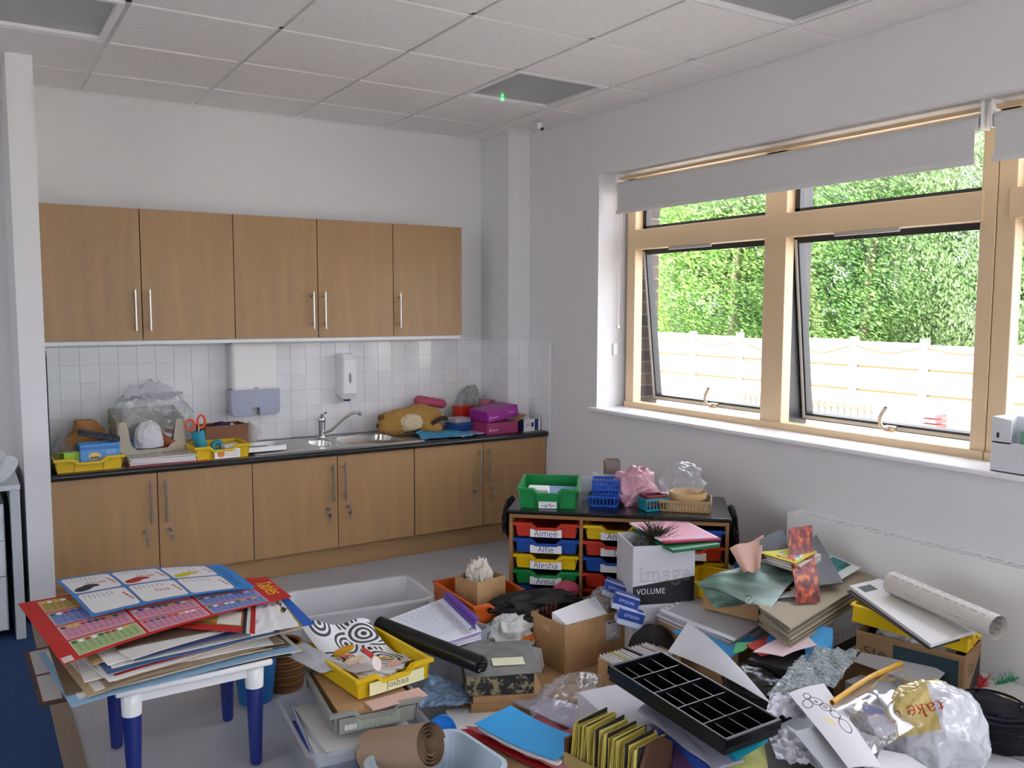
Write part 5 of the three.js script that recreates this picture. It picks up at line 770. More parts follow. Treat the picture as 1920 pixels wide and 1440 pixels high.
{ // wallets and plastic pockets between the file tub and the brown box
  for (let i = 0; i < 9; i++) { const d = i * 0.012; page('plastic_pocket', i ? 'clear plastic pocket with papers standing in the row by the brown box' : 'front plastic pocket with dark print in the row by the brown box', mat([0xd3d1d6, 0xe2e1e6, 0xc9c6cc][i % 3], 0.35), [[1.47 + d, 0.005, 2.53 - d * 0.8], [1.6 + d, 0.005, 2.6 - d * 0.8], [1.605 + d, 0.15 - 0.004 * i, 2.56 - d], [1.475 + d, 0.165 - 0.004 * i, 2.49 - d]], { t: 0.003, bend: curl(0.004, 2, 1, i) }, 'pocket', i ? 'plastic pockets by the brown box' : undefined); }
  one('white_carrier_bag', 'white carrier bag with green and orange print by the brown box', 'bag', lump(0.13, 0.085, 0.085, { seed: 81, amp: 0.24, f: 1.7, fine: 0.3 }), printed(128, 64, '#cfd2ce', (g) => { g.fillStyle = '#6f9c70'; g.fillRect(10, 10, 26, 18); g.fillStyle = '#d9702a'; g.fillRect(70, 26, 30, 10); g.fillStyle = '#2f8f96'; g.fillRect(40, 40, 22, 10); }), [1.57, 0.14, 2.4], 0.2);
  page('orange_strip', 'orange card strip on the white carrier bag', mat(0xdd6a26, 0.6), [[1.703, 0.245, 2.311], [1.719, 0.245, 2.4], [1.74, 0.26, 2.36], [1.719, 0.26, 2.265]], { t: 0.002 }, 'card');
  page('grey_wallet', 'grey clear wallet leaning on the back of the brown box', mat(0xb5b6b8, 0.35), [[1.578, 0.22, 2.246], [1.721, 0.2, 2.348], [2.024, 0.275, 2.271], [1.722, 0.25, 2.172]], { t: 0.003, bend: wrinkle(0.006, 3, 2) }, 'wallet');
  one('stacked_tubs', 'low box supporting the white carrier bag behind the plastic pockets', 'box', bx(0.2, 0.14, 0.12, 0.004), mat(0x8f8d90, 0.7), [1.53, 0, 2.4], 0.2);
}
{ // paper cartons with bold lettering
  const im = canvasTex(512, 480, (g) => { g.fillStyle = '#d4d4da'; g.fillRect(0, 0, 512, 480); g.fillStyle = '#17171a'; g.beginPath(); g.moveTo(0, 330); g.lineTo(512, 260); g.lineTo(512, 480); g.lineTo(0, 480); g.fill(); g.font = '150px serif'; g.textAlign = 'center'; g.lineWidth = 3; g.strokeStyle = '#8b8b92'; g.strokeText('image', 262, 290); text(g, 'VOLUME', 30, 372, 62, '#e9e9ee', 'bold sans-serif'); });
  const u = thing('paper_carton', 'white paper carton underneath the one lettered in outline and bold type', 'carton', [2.14, 0, 2.66], -0.42); obj('body', bx(0.27, 0.318, 0.235, 0.003), mat(0xd2d2d6, 0.6), u); obj('lid_edge', bb(-0.137, 0.137, 0.25, 0.319, -0.1195, 0.1195, 0.002), mat(0xdadade, 0.6), u);
  const t = thing('paper_carton', 'open white paper carton with a black lettered base band, stuffed with feathers and folders', 'carton', [2.145, 0.3195, 2.655], -0.4); obj('body', cartonGeo(0.27, 0.25, 0.235, 0.004), mat(0xd4d4d9, 0.6), t); obj('print', bb(-0.134, 0.134, 0.001, 0.249, 0.1176, 0.1182), mat(0xffffff, 0.55, { map: im }), t);
  one('grey_fleece', 'grey fleece filling the lettered paper carton', 'fabric', lump(0.11, 0.1, 0.09, { seed: 91, amp: 0.15 }), mat(0x59585c, 0.95), [2.14, 0.44, 2.65], -0.4);
  const f = thing('peacock_feather', 'peacock feather with a dark eye standing in the lettered carton', 'feather', [2.09, 0.53, 2.68], -0.4); obj('quill', tube([[-0.02, 0, 0], [0, 0.05, 0], [0.04, 0.09, 0.01]], 0.002, 12, 6), mat(0x8d7d55, 0.6), f);
  const q = rand(9), bs = []; for (let i = 0; i < 280; i++) { const a = (q() - 0.5) * 2.6, l = 0.04 + q() * 0.075, y = 0.02 + q() * 0.05; bs.push(bar([q() * 0.05, y, (q() - 0.5) * 0.03], [q() * 0.05 + Math.sin(a) * l, y + Math.cos(a) * l * 0.8, (q() - 0.5) * 0.08], 0.0016, 3, 0.0006)); }
  obj('barbs', bs, mat(0x33331f, 0.7), f).userData.kind = 'stuff'; obj('eye', [new THREE.SphereGeometry(0.012, 12, 8).scale(1, 1.2, 0.3).translate(0.06, 0.05, 0.03)], mat(0x123f4a, 0.4), f);
  page('green_folder', 'green folder under the pink folder on the lettered carton', mat(0x1f6f45, 0.45), [[2.073, 0.572, 2.844], [2.286, 0.58, 2.896], [2.399, 0.585, 2.623], [2.134, 0.58, 2.514]], { t: 0.012 }, 'folder');
  page('pink_folder', 'pink folder with white edges lying on top of the lettered carton', printed(256, 160, '#e2a7b4', (g) => { g.strokeStyle = '#f0e4e4'; g.lineWidth = 16; g.strokeRect(0, 0, 256, 160); g.fillStyle = '#a83050'; g.fillRect(0, 150, 256, 10); g.fillStyle = '#c7b6d6'; g.fillRect(150, 132, 60, 14); }), [[2.08, 0.592, 2.781], [2.318, 0.592, 2.87], [2.388, 0.6, 2.583], [2.16, 0.595, 2.464]], { t: 0.008 }, 'folder');
}
{ // ink cartons in a clear bag
  const em = canvasTex(128, 96, (g) => { g.fillStyle = '#24479c'; g.fillRect(0, 0, 128, 96); g.fillStyle = '#c7d3ea'; g.fillRect(0, 62, 128, 34); text(g, 'EPSON', 64, 32, 26, '#d9e2f4', 'bold sans-serif', 'center'); }), mm = mat(0xffffff, 0.4, { map: em });
  const sp = [[1.99, 0.315, 2.566], [1.928, 0.312, 2.706], [1.93, 0.256, 2.732]], names = ['upper blue and white ink carton by the lettered paper carton', 'middle blue and white ink carton by the lettered paper carton', 'lower blue ink carton tipped towards the brown box'];
  sp.forEach((p, i) => { const o = one('ink_carton', names[i], 'carton', bx(0.105, 0.065, 0.065, 0.002), mm, p, -0.75 + 0.12 * i); o.rotation.z = -0.3; });
  one('plastic_bag', 'clear bag wrapped round the ink cartons', 'bag', lump(0.05, 0.06, 0.04, { seed: 19, amp: 0.3 }), clearFilm, [1.926, 0.28, 2.567]); one('carton_stand', 'low brown carton under the ink cartons', 'carton', uvBox(bx(0.16, 0.25, 0.1)), card, [2.09, 0, 2.5], -0.6);
  one('gold_foil', 'crumpled gold foil before the lettered paper carton', 'foil', lump(0.06, 0.03, 0.03, { seed: 29, amp: 0.5 }), mat(0xd9a520, 0.2, { metalness: 1 }), [2.16, 0.27, 2.734]);
}
{ // black felt hat and small carton of leaflets
  const h = thing('felt_hat', 'dark felt hat with a white tag lying behind the leaflet carton', 'hat', [1.98, 0.13, 2.83], 0.3); obj('crown', lump(0.11, 0.12, 0.1, { seed: 4, amp: 0.06, sharp: 0, flat: 0.2 }), mat(0x221d1f, 0.95), h); obj('tag', place(bb(-0.022, 0.022, 0, 0.012, -0.001, 0.001), [-0.085, 0.08, 0.06], 0, 0.5, 1.1), paperWhite, h);
  one('hat_stand_box', 'low dark box under the felt hat', 'box', bx(0.2, 0.128, 0.18, 0.004), mat(0x38302e, 0.8), [1.99, 0, 2.83], 0.2);
  const t = thing('leaflet_carton', 'small brown carton packed with upright leaflets before the felt hat', 'carton', [1.81, 0.07, 2.95], 0.0); obj('body', cartonGeo(0.28, 0.15, 0.16, 0.003), card, t);
  const lm = [paperWhite, paperGrey, mat(0xd9d28a, 0.7), mat(0xb9a99a, 0.7), mat(0x3f3a3c, 0.7)]; for (let i = 0; i < 14; i++) one('leaflet', ['white', 'grey', 'yellow', 'tan', 'dark'][[0, 0, 1, 2, 0, 1, 0, 4, 0, 1, 0, 3, 0, 1][i]] + ' leaflet standing in the small brown leaflet carton', 'leaflet', place(bb(-0.001, 0.001, 0, 0.165, -0.07, 0.07), [0, 0, 0], 0, 0.1, 0.25), lm[[0, 0, 1, 2, 0, 1, 0, 4, 0, 1, 0, 3, 0, 1][i]], [1.715 + i * 0.0175, 0.077, 2.95], 0, 'leaflets in the small carton');
}

// ---------- floor heap by the radiator ----------
const heapCard = mat(0xffffff, 0.85, { map: cardboardTex });
one('support_carton', 'brown carton under the plastic-pocket pile', 'carton', uvBox(bx(0.4, 0.27, 0.42)), heapCard, [2.26, 0, 2.99], 0.05);
one('support_carton', 'low brown carton under the sugar paper carton', 'carton', uvBox(bx(0.38, 0.13, 0.42)), heapCard, [2.66, 0, 3.08], 0.15);
one('support_carton', 'dark carton under the red and blue sugar papers', 'carton', uvBox(bx(0.3, 0.315, 0.2)), mat(0x2c2a2c, 0.7), [2.14, 0, 3.4], 0.3);
one('flat_white_carton', 'flat white carton beneath the zip bag and the drawing', 'carton', bx(0.5, 0.2, 0.72, 0.004), mat(0xd7d7da, 0.6), [2.03, 0, 3.93], 0.08); one('flat_white_carton', 'flat white carton beneath the printed teal box and the black wool', 'carton', bx(0.5, 0.203, 0.8, 0.004), mat(0xd9d9db, 0.6), [2.585, 0, 3.88], 0.02);
{ // carton with upside-down lettering, pile of sugar paper on it
  const t = thing('paper_carton', 'white paper carton with upside-down outline lettering under the sugar papers', 'carton', [2.62, 0.131, 3.07], 0.15); obj('body', bx(0.34, 0.225, 0.3, 0.003), mat(0xc9c9ce, 0.6), t); obj('print', bb(-0.16, 0.16, 0.01, 0.22, 0.1502, 0.151), mat(0xffffff, 0.6, { map: canvasTex(256, 160, (g) => { g.fillStyle = '#c8c8cd'; g.fillRect(0, 0, 256, 160); g.save(); g.translate(128, 90); g.rotate(Math.PI); g.font = '84px serif'; g.textAlign = 'center'; g.lineWidth = 2.5; g.strokeStyle = '#8d8d94'; g.strokeText('image', 0, 0); g.restore(); g.fillStyle = '#222326'; g.fillRect(0, 128, 256, 32); }) }), t);
  const cs = [[2.085, 0.43, 3.429], [2.849, 0.44, 3.232], [2.904, 0.44, 2.992], [2.177, 0.43, 3.213]], sm = [mat(0xa89c86, 0.85), mat(0xb5aa95, 0.85), mat(0x978b76, 0.85), mat(0x8f917c, 0.85)];
  for (let i = 0; i < 9; i++) page('sugar_paper', i === 8 ? 'topmost drab sugar paper of the thick pile by the radiator' : 'drab sugar paper in the thick pile by the radiator', sm[i % 4], cs.map((p, k) => [p[0] + 0.006 * Math.sin(i * 5 + k), p[1] - 0.07 + i * 0.0085, p[2] + 0.006 * Math.cos(i * 3 + k)]), { t: 0.007, bend: curl(0.003, 1, 1, i) }, 'paper', i === 8 ? undefined : 'sugar papers by the radiator');
}
{ // plastic pockets and coloured papers
  const cs = [[2.037, 0.32, 3.215], [2.402, 0.325, 3.118], [2.442, 0.33, 2.703], [2.039, 0.325, 2.804]];
  for (let i = 0; i < 6; i++) page('poly_pocket', i === 5 ? 'top glossy punched pocket of the pile before the green painting' : 'glossy punched pocket in the pile before the green painting', i === 5 ? glossPrint(256, 256, '#b4b4b8', (g) => { g.fillStyle = '#e2e2e6'; g.fillRect(0, 0, 256, 16); g.fillStyle = '#555'; for (let k = 0; k < 11; k++) { g.beginPath(); g.arc(14 + k * 23, 8, 3.5, 0, 7); g.fill(); } g.fillStyle = '#e9e9ee'; g.fillRect(0, 0, 14, 256); }) : mat([0xd6d6da, 0xb0b0b4, 0xe6e6ea][i % 3], 0.2), cs.map((p, k) => [p[0] + 0.012 * Math.sin(i * 4 + k), p[1] - 0.045 + i * 0.009, p[2] + 0.012 * Math.cos(i * 7 + k)]), { t: 0.006, bend: curl(0.003, 1, 1, i) }, 'pocket', i === 5 ? undefined : 'punched pockets before the green painting');
  page('grey_pocket', 'grey translucent punched wallet hanging off the pocket pile', mat(0xa3a1a4, 0.25, { transmission: 0.3, thickness: 0 }), [[2.061, 0.28, 3.166], [2.134, 0.285, 3.151], [2.193, 0.295, 2.721], [2.08, 0.285, 2.772]], { t: 0.002 }, 'wallet');
  page('blue_sugar_paper', 'sky blue sugar paper below the glossy pockets', mat(0x1f86bd, 0.75), [[1.879, 0.3, 3.301], [2.173, 0.3, 3.221], [2.157, 0.302, 3.087], [1.954, 0.302, 2.974]], { t: 0.004 }, 'paper');
  page('pale_blue_card', 'pale blue card leaning below the sky blue sugar paper', mat(0x8fb4d2, 0.75), [[1.96, 0.23, 3.251], [2.041, 0.24, 3.205], [2.05, 0.265, 3.176], [1.943, 0.265, 3.186]], { t: 0.003 }, 'card');
  page('green_card', 'green card corner poking out beneath the coloured papers', mat(0x3f9a5a, 0.7), [[1.939, 0.325, 3.304], [1.986, 0.33, 3.313], [2.074, 0.335, 3.283], [2.008, 0.335, 3.254]], { t: 0.003 }, 'card');
  page('red_paper', 'red sugar paper in the coloured pile by the bubble wrap', mat(0xc23226, 0.75), [[1.997, 0.332, 3.378], [2.193, 0.336, 3.39], [2.297, 0.34, 3.28], [2.025, 0.336, 3.285]], { t: 0.004, bend: wrinkle(0.006, 3, 4) }, 'paper');
  page('blue_paper', 'strong blue paper corner over the red sugar paper', mat(0x2377c4, 0.75), [[2.052, 0.345, 3.353], [2.248, 0.35, 3.345], [2.318, 0.355, 3.274], [2.13, 0.35, 3.296]], { t: 0.003 }, 'paper');
  page('pink_paper', 'pale pink sugar paper over the red sheet by the bubble wrap', mat(0xd9c0c2, 0.75), [[2.023, 0.352, 3.457], [2.205, 0.356, 3.451], [2.266, 0.362, 3.329], [1.968, 0.35, 3.372]], { t: 0.003, bend: curl(0.006, 1.5, 1) }, 'paper');
  page('sky_blue_paper', 'bright sky blue sugar paper with a folded edge beside the pink one', mat(0x3f9bd2, 0.75), [[2.096, 0.33, 3.505], [2.287, 0.35, 3.461], [2.358, 0.368, 3.405], [2.306, 0.37, 3.301]], { t: 0.003, bend: (u, v) => -0.03 * Math.pow(1 - v, 2) }, 'paper');
  one('black_wallet', 'glossy black plastic wallet bulging under the coloured papers', 'wallet', lump(0.13, 0.05, 0.12, { seed: 33, amp: 0.12, sharp: 0 }), mat(0x141416, 0.25), [1.95, 0.24, 3.4], 0.3);
}
{ // painted card, comic, sunset poster and neighbours on top of the heap
  const gp = dataTex(256, 256, (u, v) => { const n = fbm(u * 2.2, v * 4.5, 2, 3) + 0.35 * N3(u * 3, v * 12, 5), k = Math.max(0, Math.min(1, 0.5 + 1.3 * n)); return [cl(84 + 44 * k), cl(104 + 60 * k), cl(98 + 46 * k)]; }), gm = mat(0xffffff, 0.35, { map: gp });
  page('green_painting', 'large wavy green painted paper lying on the heap by the radiator', gm, [[2.131, 0.44, 2.919], [2.193, 0.43, 3.25], [2.704, 0.505, 3.054], [2.336, 0.5, 2.969]], { t: 0.003, nu: 30, nv: 30, bend: (u, v) => 0.009 * Math.sin(u * 6) + 0.012 * Math.sin(v * 4) + 0.006 * N3(u * 4, v * 4, 1) }, 'painting');
  page('green_painting_fold', 'folded-back flap of green painted paper drooping to the pocket pile', gm, [[2.16, 0.36, 2.996], [2.253, 0.38, 3.084], [2.214, 0.44, 3.14], [2.141, 0.44, 2.924]], { t: 0.003, nu: 24, nv: 24, bend: (u, v) => 0.035 * Math.sin(v * 3.1) * Math.sin(u * 3.1) }, 'painting');
  one('heap_box', 'cardboard box buried under the green painting', 'box', uvBox(bx(0.3, 0.08, 0.24)), heapCard, [2.36, 0.33, 2.98], 0.3);
  const pc = thing('paper_clip', 'big steel paper clip on the edge of the green painting', 'paper clip', [2.146, 0.445, 3.188], 0.6); obj('wire', tube([[-0.03, 0.004, 0.008], [0.03, 0.004, 0.008], [0.036, 0.004, 0], [0.03, 0.004, -0.008], [-0.03, 0.004, -0.008], [-0.036, 0.004, -0.001], [-0.03, 0.004, 0.005], [0.02, 0.004, 0.005]], 0.0018, 60, 6), steel, pc);
  page('peach_painting', 'peach and grey painted card standing folded on the heap', mat(0xb98d78, 0.6), [[2.263, 0.5, 3.051], [2.33, 0.51, 3.073], [2.54, 0.58, 2.904], [2.325, 0.56, 2.913]], { t: 0.003, nu: 16, nv: 16, bend: (u, v) => 0.007 * Math.sin(u * 8) }, 'painting');
  page('grey_painting', 'dark grey painted card standing behind the yellow comic', mat(0x4b4c4e, 0.6), [[2.42, 0.52, 2.993], [2.533, 0.52, 3.063], [2.64, 0.6, 2.918], [2.479, 0.58, 2.937]], { t: 0.003, bend: curl(0.01, 1, 1) }, 'painting');
  for (let i = 0; i < 4; i++) page('exercise_book', i === 3 ? 'yellow patterned comic lying on exercise books atop the heap' : 'thin white exercise book under the yellow comic', i === 3 ? printed(256, 160, '#d9cf3a', (g) => { const r = rand(4); for (let k = 0; k < 26; k++) { g.fillStyle = ['#e9ecd0', '#8fb35a', '#7da3c9', '#c9463a', '#f0e67a'][(r() * 5) | 0]; g.beginPath(); g.ellipse(20 + r() * 216, 20 + r() * 110, 10 + r() * 14, 6 + r() * 8, r() * 3, 0, 7); g.fill(); } lines(g, 140, 142, 100, 1, 8, '#b8322a', 4, 14); lines(g, 30, 24, 60, 1, 8, '#b8322a', 6, 10); }) : mat([0xd9cfc6, 0xe6e2de, 0xd6c9c4][i], 0.7), [[2.424, 0.545, 2.93], [2.442, 0.54, 3.157], [2.626, 0.55, 3.114], [2.605, 0.555, 2.886]].map((p) => [p[0] + (i < 3 ? 0.012 : 0), p[1] - 0.033 + i * 0.011, p[2] + (i < 3 ? 0.012 : 0)]), { t: i === 3 ? 0.004 : 0.009 }, 'book', i === 3 ? undefined : 'exercise books under the comic');
  page('sunset_poster', 'orange and red glossy picture strip hanging down the heap', mat(0xffffff, 0.5, { map: dataTex(128, 384, (u, v) => { const n = fbm(u * 4, v * 9, 6) * 2.2, k = Math.max(0, Math.min(1, 0.5 + n)); return [cl(86 + 125 * k), cl(20 + 95 * k * k), cl(14 + 26 * k * k)]; }) }), [[2.289, 0.44, 3.288], [2.376, 0.445, 3.331], [2.715, 0.62, 3.013], [2.585, 0.62, 2.996]], { t: 0.002, nu: 8, nv: 24, bend: (u, v) => 0.015 * Math.sin(v * 7) }, 'poster');
  page('grey_board', 'mid grey card leaning beside the orange picture strip', mat(0x6b6c6f, 0.6), [[2.398, 0.46, 3.204], [2.584, 0.47, 3.278], [2.818, 0.56, 2.956], [2.601, 0.55, 3.061]], { t: 0.003 }, 'card');
  page('teal_picture', 'teal seaside picture card on the sugar paper pile', printed(128, 96, '#e2ebe8', (g) => { g.fillStyle = '#2a7f80'; g.fillRect(20, 6, 100, 62); g.fillStyle = '#24302a'; for (let k = 0; k < 7; k++) g.fillRect(60 + k * 8, 50 + (k % 3) * 4, 6, 10); }), [[2.599, 0.455, 3.232], [2.849, 0.46, 3.168], [2.803, 0.49, 3.054], [2.71, 0.49, 3.072]], { t: 0.002 }, 'picture');
  page('black_mat', 'dark grey mount board under the green painting', mat(0x4a4b4d, 0.6), [[2.163, 0.425, 3.173], [2.306, 0.43, 3.307], [2.555, 0.45, 3.129], [2.34, 0.44, 3.081]], { t: 0.003 }, 'card'); page('white_red_sheet', 'white sheet with a red flash on the dark grey mount board', printed(128, 64, '#e9e9ec', (g) => { g.fillStyle = '#b0282a'; g.fillRect(56, 8, 44, 16); g.fillStyle = '#26262a'; g.fillRect(20, 26, 60, 4); }), [[2.223, 0.435, 3.172], [2.373, 0.44, 3.239], [2.445, 0.45, 3.166], [2.288, 0.44, 3.141]], { t: 0.002 }, 'paper');
  page('small_photo', 'small white-bordered green photo card below the mount board', printed(64, 48, '#dedfd9', (g) => { g.fillStyle = '#3f6f5c'; g.fillRect(20, 6, 24, 30); }), [[2.18, 0.42, 3.25], [2.248, 0.425, 3.268], [2.275, 0.432, 3.223], [2.198, 0.425, 3.195]], { t: 0.002 }, 'photo');
  tray('yellow classroom tray edge wedged between the lettered carton and the heap', 'yellow', [2.36, 0.33, 2.76], 0.4, { w: 0.25, d: 0.2, h: 0.07 });
  basket('blue_crate', 'blue lattice basket wedged between the tray unit and the heap', 0x17489c, [2.63, 0.3, 2.77], 0.5, 0.2, 0.12, 0.13, { strips: 7 }); one('crate_stand', 'low dark box under the blue lattice basket', 'box', bx(0.26, 0.299, 0.16, 0.004), mat(0x3a3f4a, 0.8), [2.64, 0, 2.78], 0.5);
}
{ // printed teal box with yellow tray, white board and paper tube
  const t = thing('printed_box', 'brown box with teal printed sides standing near the radiator', 'box', [2.565, 0.2035, 3.615], 0.27), pr = (w, h) => printed(256, 128, '#8a6a48', (g) => { g.fillStyle = '#17323a'; g.fillRect(90, 10, 156, 112); text(g, 'Ste', 14, 52, 44, '#2b2420', 'bold sans-serif'); });
  obj('body', cartonGeo(0.205, 0.165, 0.37, 0.004), mat(0x9a764f, 0.8), t); obj('side_print', bb(-0.1034, -0.1026, 0.012, 0.155, -0.18, 0.18), pr(), t); obj('end_print', bb(-0.09, 0.09, 0.012, 0.155, 0.1852, 0.186), printed(128, 96, '#8f6f4c', (g) => { g.fillStyle = '#1c2226'; g.beginPath(); g.moveTo(20, 96); g.lineTo(128, 20); g.lineTo(128, 96); g.fill(); text(g, 'Ste', 16, 36, 40, '#2b2420', 'bold sans-serif'); }), t);
  const ty = tray('yellow classroom tray lying on the teal printed box under a white board', 'yellow', [2.59, 0.385, 3.6], 0.3, { w: 0.27, d: 0.42, h: 0.07 }); ty.rotation.order = 'YXZ'; ty.rotation.x = 0.05;
  one('box_filler', 'crumpled grey paper inside the teal printed box', 'paper', lump(0.08, 0.14, 0.14, { seed: 8 }), paperGrey, [2.565, 0.21, 3.6], 0.27);
  page('white_board', 'long white card folder lying on the yellow tray by the radiator', printed(128, 256, '#dcdad6', (g) => { g.fillStyle = '#555a58'; g.fillRect(18, 14, 50, 26); }), [[2.288, 0.465, 3.833], [2.539, 0.47, 3.849], [2.665, 0.5, 3.383], [2.501, 0.495, 3.364]], { t: 0.012 }, 'folder'); page('black_sheet', 'black card just below the long white card folder', mat(0x26262a, 0.6), [[2.28, 0.452, 3.832], [2.43, 0.455, 3.848], [2.612, 0.485, 3.397], [2.479, 0.48, 3.371]], { t: 0.004 }, 'card');
  const A = V([2.562, 0.535, 3.502]), B = V([2.47, 0.52, 3.95]), o = one('paper_tube', 'rolled printed paper tube lying on the white folder by the radiator', 'paper tube', rollGeo(A.distanceTo(B), 0.042, 2.4, 0.0015), printed(256, 128, '#d2cdc6', (g) => { lines(g, 10, 20, 236, 9, 11, '#a8a29c', 3, 3); g.fillStyle = '#8b6a58'; g.fillRect(60, 50, 26, 12); g.fillStyle = '#5d605c'; g.fillRect(170, 60, 28, 14); }), A.toArray());
  { const gg = o.geometry, p = gg.attributes.position, L0 = A.distanceTo(B), uv = new Float32Array(p.count * 2); for (let i = 0; i < p.count; i++) { uv[2 * i] = p.getZ(i) / L0; uv[2 * i + 1] = Math.atan2(p.getY(i), p.getX(i)) / 6.283 + 0.5; } gg.setAttribute('uv', new THREE.BufferAttribute(uv, 2)); }
  o.quaternion.setFromUnitVectors(new THREE.Vector3(0, 0, 1), B.clone().sub(A).normalize());
  page('grey_card_sheet', 'large plain grey-white card leaning against the teal printed box', mat(0xcdccd0, 0.75), [[2.364, 0.27, 3.492], [2.393, 0.27, 3.775], [2.484, 0.3, 3.77], [2.54, 0.33, 3.465]], { t: 0.002 }, 'card');
}
{ // bags, bubble wrap, drawing, wool, feathers
  const bw = thing('bubble_wrap', 'sheet of clear bubble wrap crumpled beside the coloured papers', 'bubble wrap', [0, 0, 0]); const cw = [[1.812, 0.31, 3.573], [2.016, 0.32, 3.67], [2.309, 0.34, 3.556], [2.222, 0.33, 3.414]];
  const film = mat(0xdfe6e6, 0.06, { transmission: 0.7, thickness: 0 }); obj('film', sheet(cw, { t: 0.002, nu: 40, nv: 40, bend: wrinkle(0.02, 5, 3) }), film, bw);
  const bump = wrinkle(0.02, 5, 3), [a, b, c, d] = cw.map(V), bs = [], bg = new THREE.SphereGeometry(0.0075, 8, 4, 0, 6.283, 0, 1.57); for (let i = 0; i < 20; i++) for (let j = 0; j < 14; j++) { const u = (i + 0.5 + (j % 2) * 0.5) / 20.5, v = (j + 0.5) / 14, p = a.clone().multiplyScalar((1 - u) * (1 - v)).addScaledVector(b, u * (1 - v)).addScaledVector(c, u * v).addScaledVector(d, (1 - u) * v); bs.push(bg.clone().translate(p.x, p.y + bump(u, v), p.z)); }
  obj('bubbles', bs, film, bw).userData.kind = 'stuff';
  const dr = printed(256, 512, '#e3e1e4', (g) => { g.strokeStyle = '#2e2a36'; g.lineWidth = 5; const e = (x, y, a, b, r) => { g.beginPath(); g.ellipse(x, y, a, b, r, 0, 7); g.stroke(); }; e(90, 60, 22, 20, 0); e(120, 110, 40, 26, 0.6); e(60, 110, 34, 28, -0.4); e(150, 160, 32, 26, 0.5); e(180, 215, 30, 26, 0.3); e(190, 290, 34, 44, 0.2); e(118, 112, 8, 7, 0); e(150, 160, 10, 8, 0); g.fillStyle = '#e6dcb0'; g.beginPath(); g.ellipse(110, 250, 40, 20, 0.8, 0, 7); g.fill(); });
  page('caterpillar_drawing', 'white paper with a pen drawing of loops lying on the heap', dr, [[1.605, 0.335, 4.032], [1.675, 0.34, 4.086], [1.976, 0.345, 3.664], [1.839, 0.335, 3.636]], { t: 0.0015, nu: 14, nv: 20, bend: curl(0.008, 1, 1.4) }, 'drawing');
  page('lined_paper', 'grey ruled paper sheet beside the pen drawing', printed(128, 256, '#b9bcc2', (g) => { g.strokeStyle = '#8d9198'; g.lineWidth = 3; for (let k = 0; k < 24; k++) { g.beginPath(); g.moveTo(0, 6 + k * 11); g.lineTo(128, 6 + k * 11); g.stroke(); } }), [[1.589, 0.31, 3.968], [1.649, 0.315, 4.016], [1.742, 0.325, 3.82], [1.667, 0.32, 3.8]], { t: 0.002 }, 'paper');
  page('tissue_paper', 'crumpled white tissue under the bubble wrap', mat(0xd0d0da, 0.7), [[1.708, 0.3, 3.658], [1.805, 0.3, 3.731], [1.944, 0.315, 3.659], [1.829, 0.31, 3.574]], { t: 0.003, nu: 24, nv: 24, bend: wrinkle(0.016, 6, 5) }, 'tissue');
  page('grey_tissue', 'crumpled pale grey plastic sheet in front of the ruled paper', mat(0xb9bac4, 0.4), [[1.568, 0.28, 3.822], [1.62, 0.29, 3.945], [1.749, 0.3, 3.796], [1.662, 0.295, 3.699]], { t: 0.003, nu: 26, nv: 26, bend: wrinkle(0.018, 5, 7) }, 'plastic sheet');
  one('dark_carton', 'dark brown carton under the pale grey plastic sheet', 'carton', bx(0.26, 0.26, 0.3, 0.004), mat(0x33271f, 0.85), [1.645, 0, 4.02], 0.1);
  // zip bag
  const zb = thing('zip_bag', 'clear zip bag with a yellow seal full of craft bits', 'bag', [0, 0, 0]), zc = [[1.729, 0.33, 4.016], [2.09, 0.36, 3.995], [2.267, 0.37, 3.745], [1.86, 0.35, 3.784]]; obj('film', sheet(zc, { t: 0.002, nu: 26, nv: 26, bend: (u, v) => 0.035 * Math.sin(u * 3.14) * Math.sin(v * 3.0) + 0.006 * N3(u * 6, v * 6, 2) }), clearFilm, zb);
  obj('seal_strip', tube([zc[3], [(zc[3][0] + zc[2][0]) / 2, (zc[3][1] + zc[2][1]) / 2 + 0.012, (zc[3][2] + zc[2][2]) / 2], zc[2]].map((p) => [p[0], p[1] + 0.004, p[2]]), 0.0085, 24, 8), mat(0xdca325, 0.35), zb);
  const cz = zc.reduce((s, p) => [s[0] + p[0] / 4, s[1] + p[1] / 4, s[2] + p[2] / 4], [0, 0, 0]), q = rand(15); const bits = [[0x2f57b8, 'blue plastic piece'], [0x8a7a70, 'brown felt piece'], [0xd8d5da, 'white felt piece'], [0xa35a50, 'rust red ribbon'], [0x9fb09a, 'sage green felt piece'], [0xcfc6cf, 'pale lilac felt piece']];
  bits.forEach(([c, n], i) => one('craft_scrap', n + ' inside the clear zip bag', 'craft scrap', lump(0.04 + 0.03 * q(), 0.02, 0.03 + 0.02 * q(), { seed: i + 3, det: 8 }), mat(c, 0.8), [cz[0] + (q() - 0.5) * 0.16, 0.29 + q() * 0.03, cz[2] + (q() - 0.5) * 0.16], q() * 3));
  // printed polythene bag
  const tk = printed(512, 512, '#c8cad0', (g) => { g.fillStyle = '#d3bd77'; g.fillRect(0, 150, 250, 230); g.fillRect(40, 60, 320, 110); g.fillStyle = '#d8d8de'; g.fillRect(210, 190, 302, 200); g.save(); g.translate(130, 300); g.rotate(Math.PI - 0.1); text(g, 'take ca', 0, 0, 66, '#b3341f', 'serif', 'center'); g.restore(); g.fillStyle = '#77716c'; for (let i = 0; i < 30; i++) g.fillRect((i * 37) % 110, 120 + (i * 53) % 60, 8, 4); });
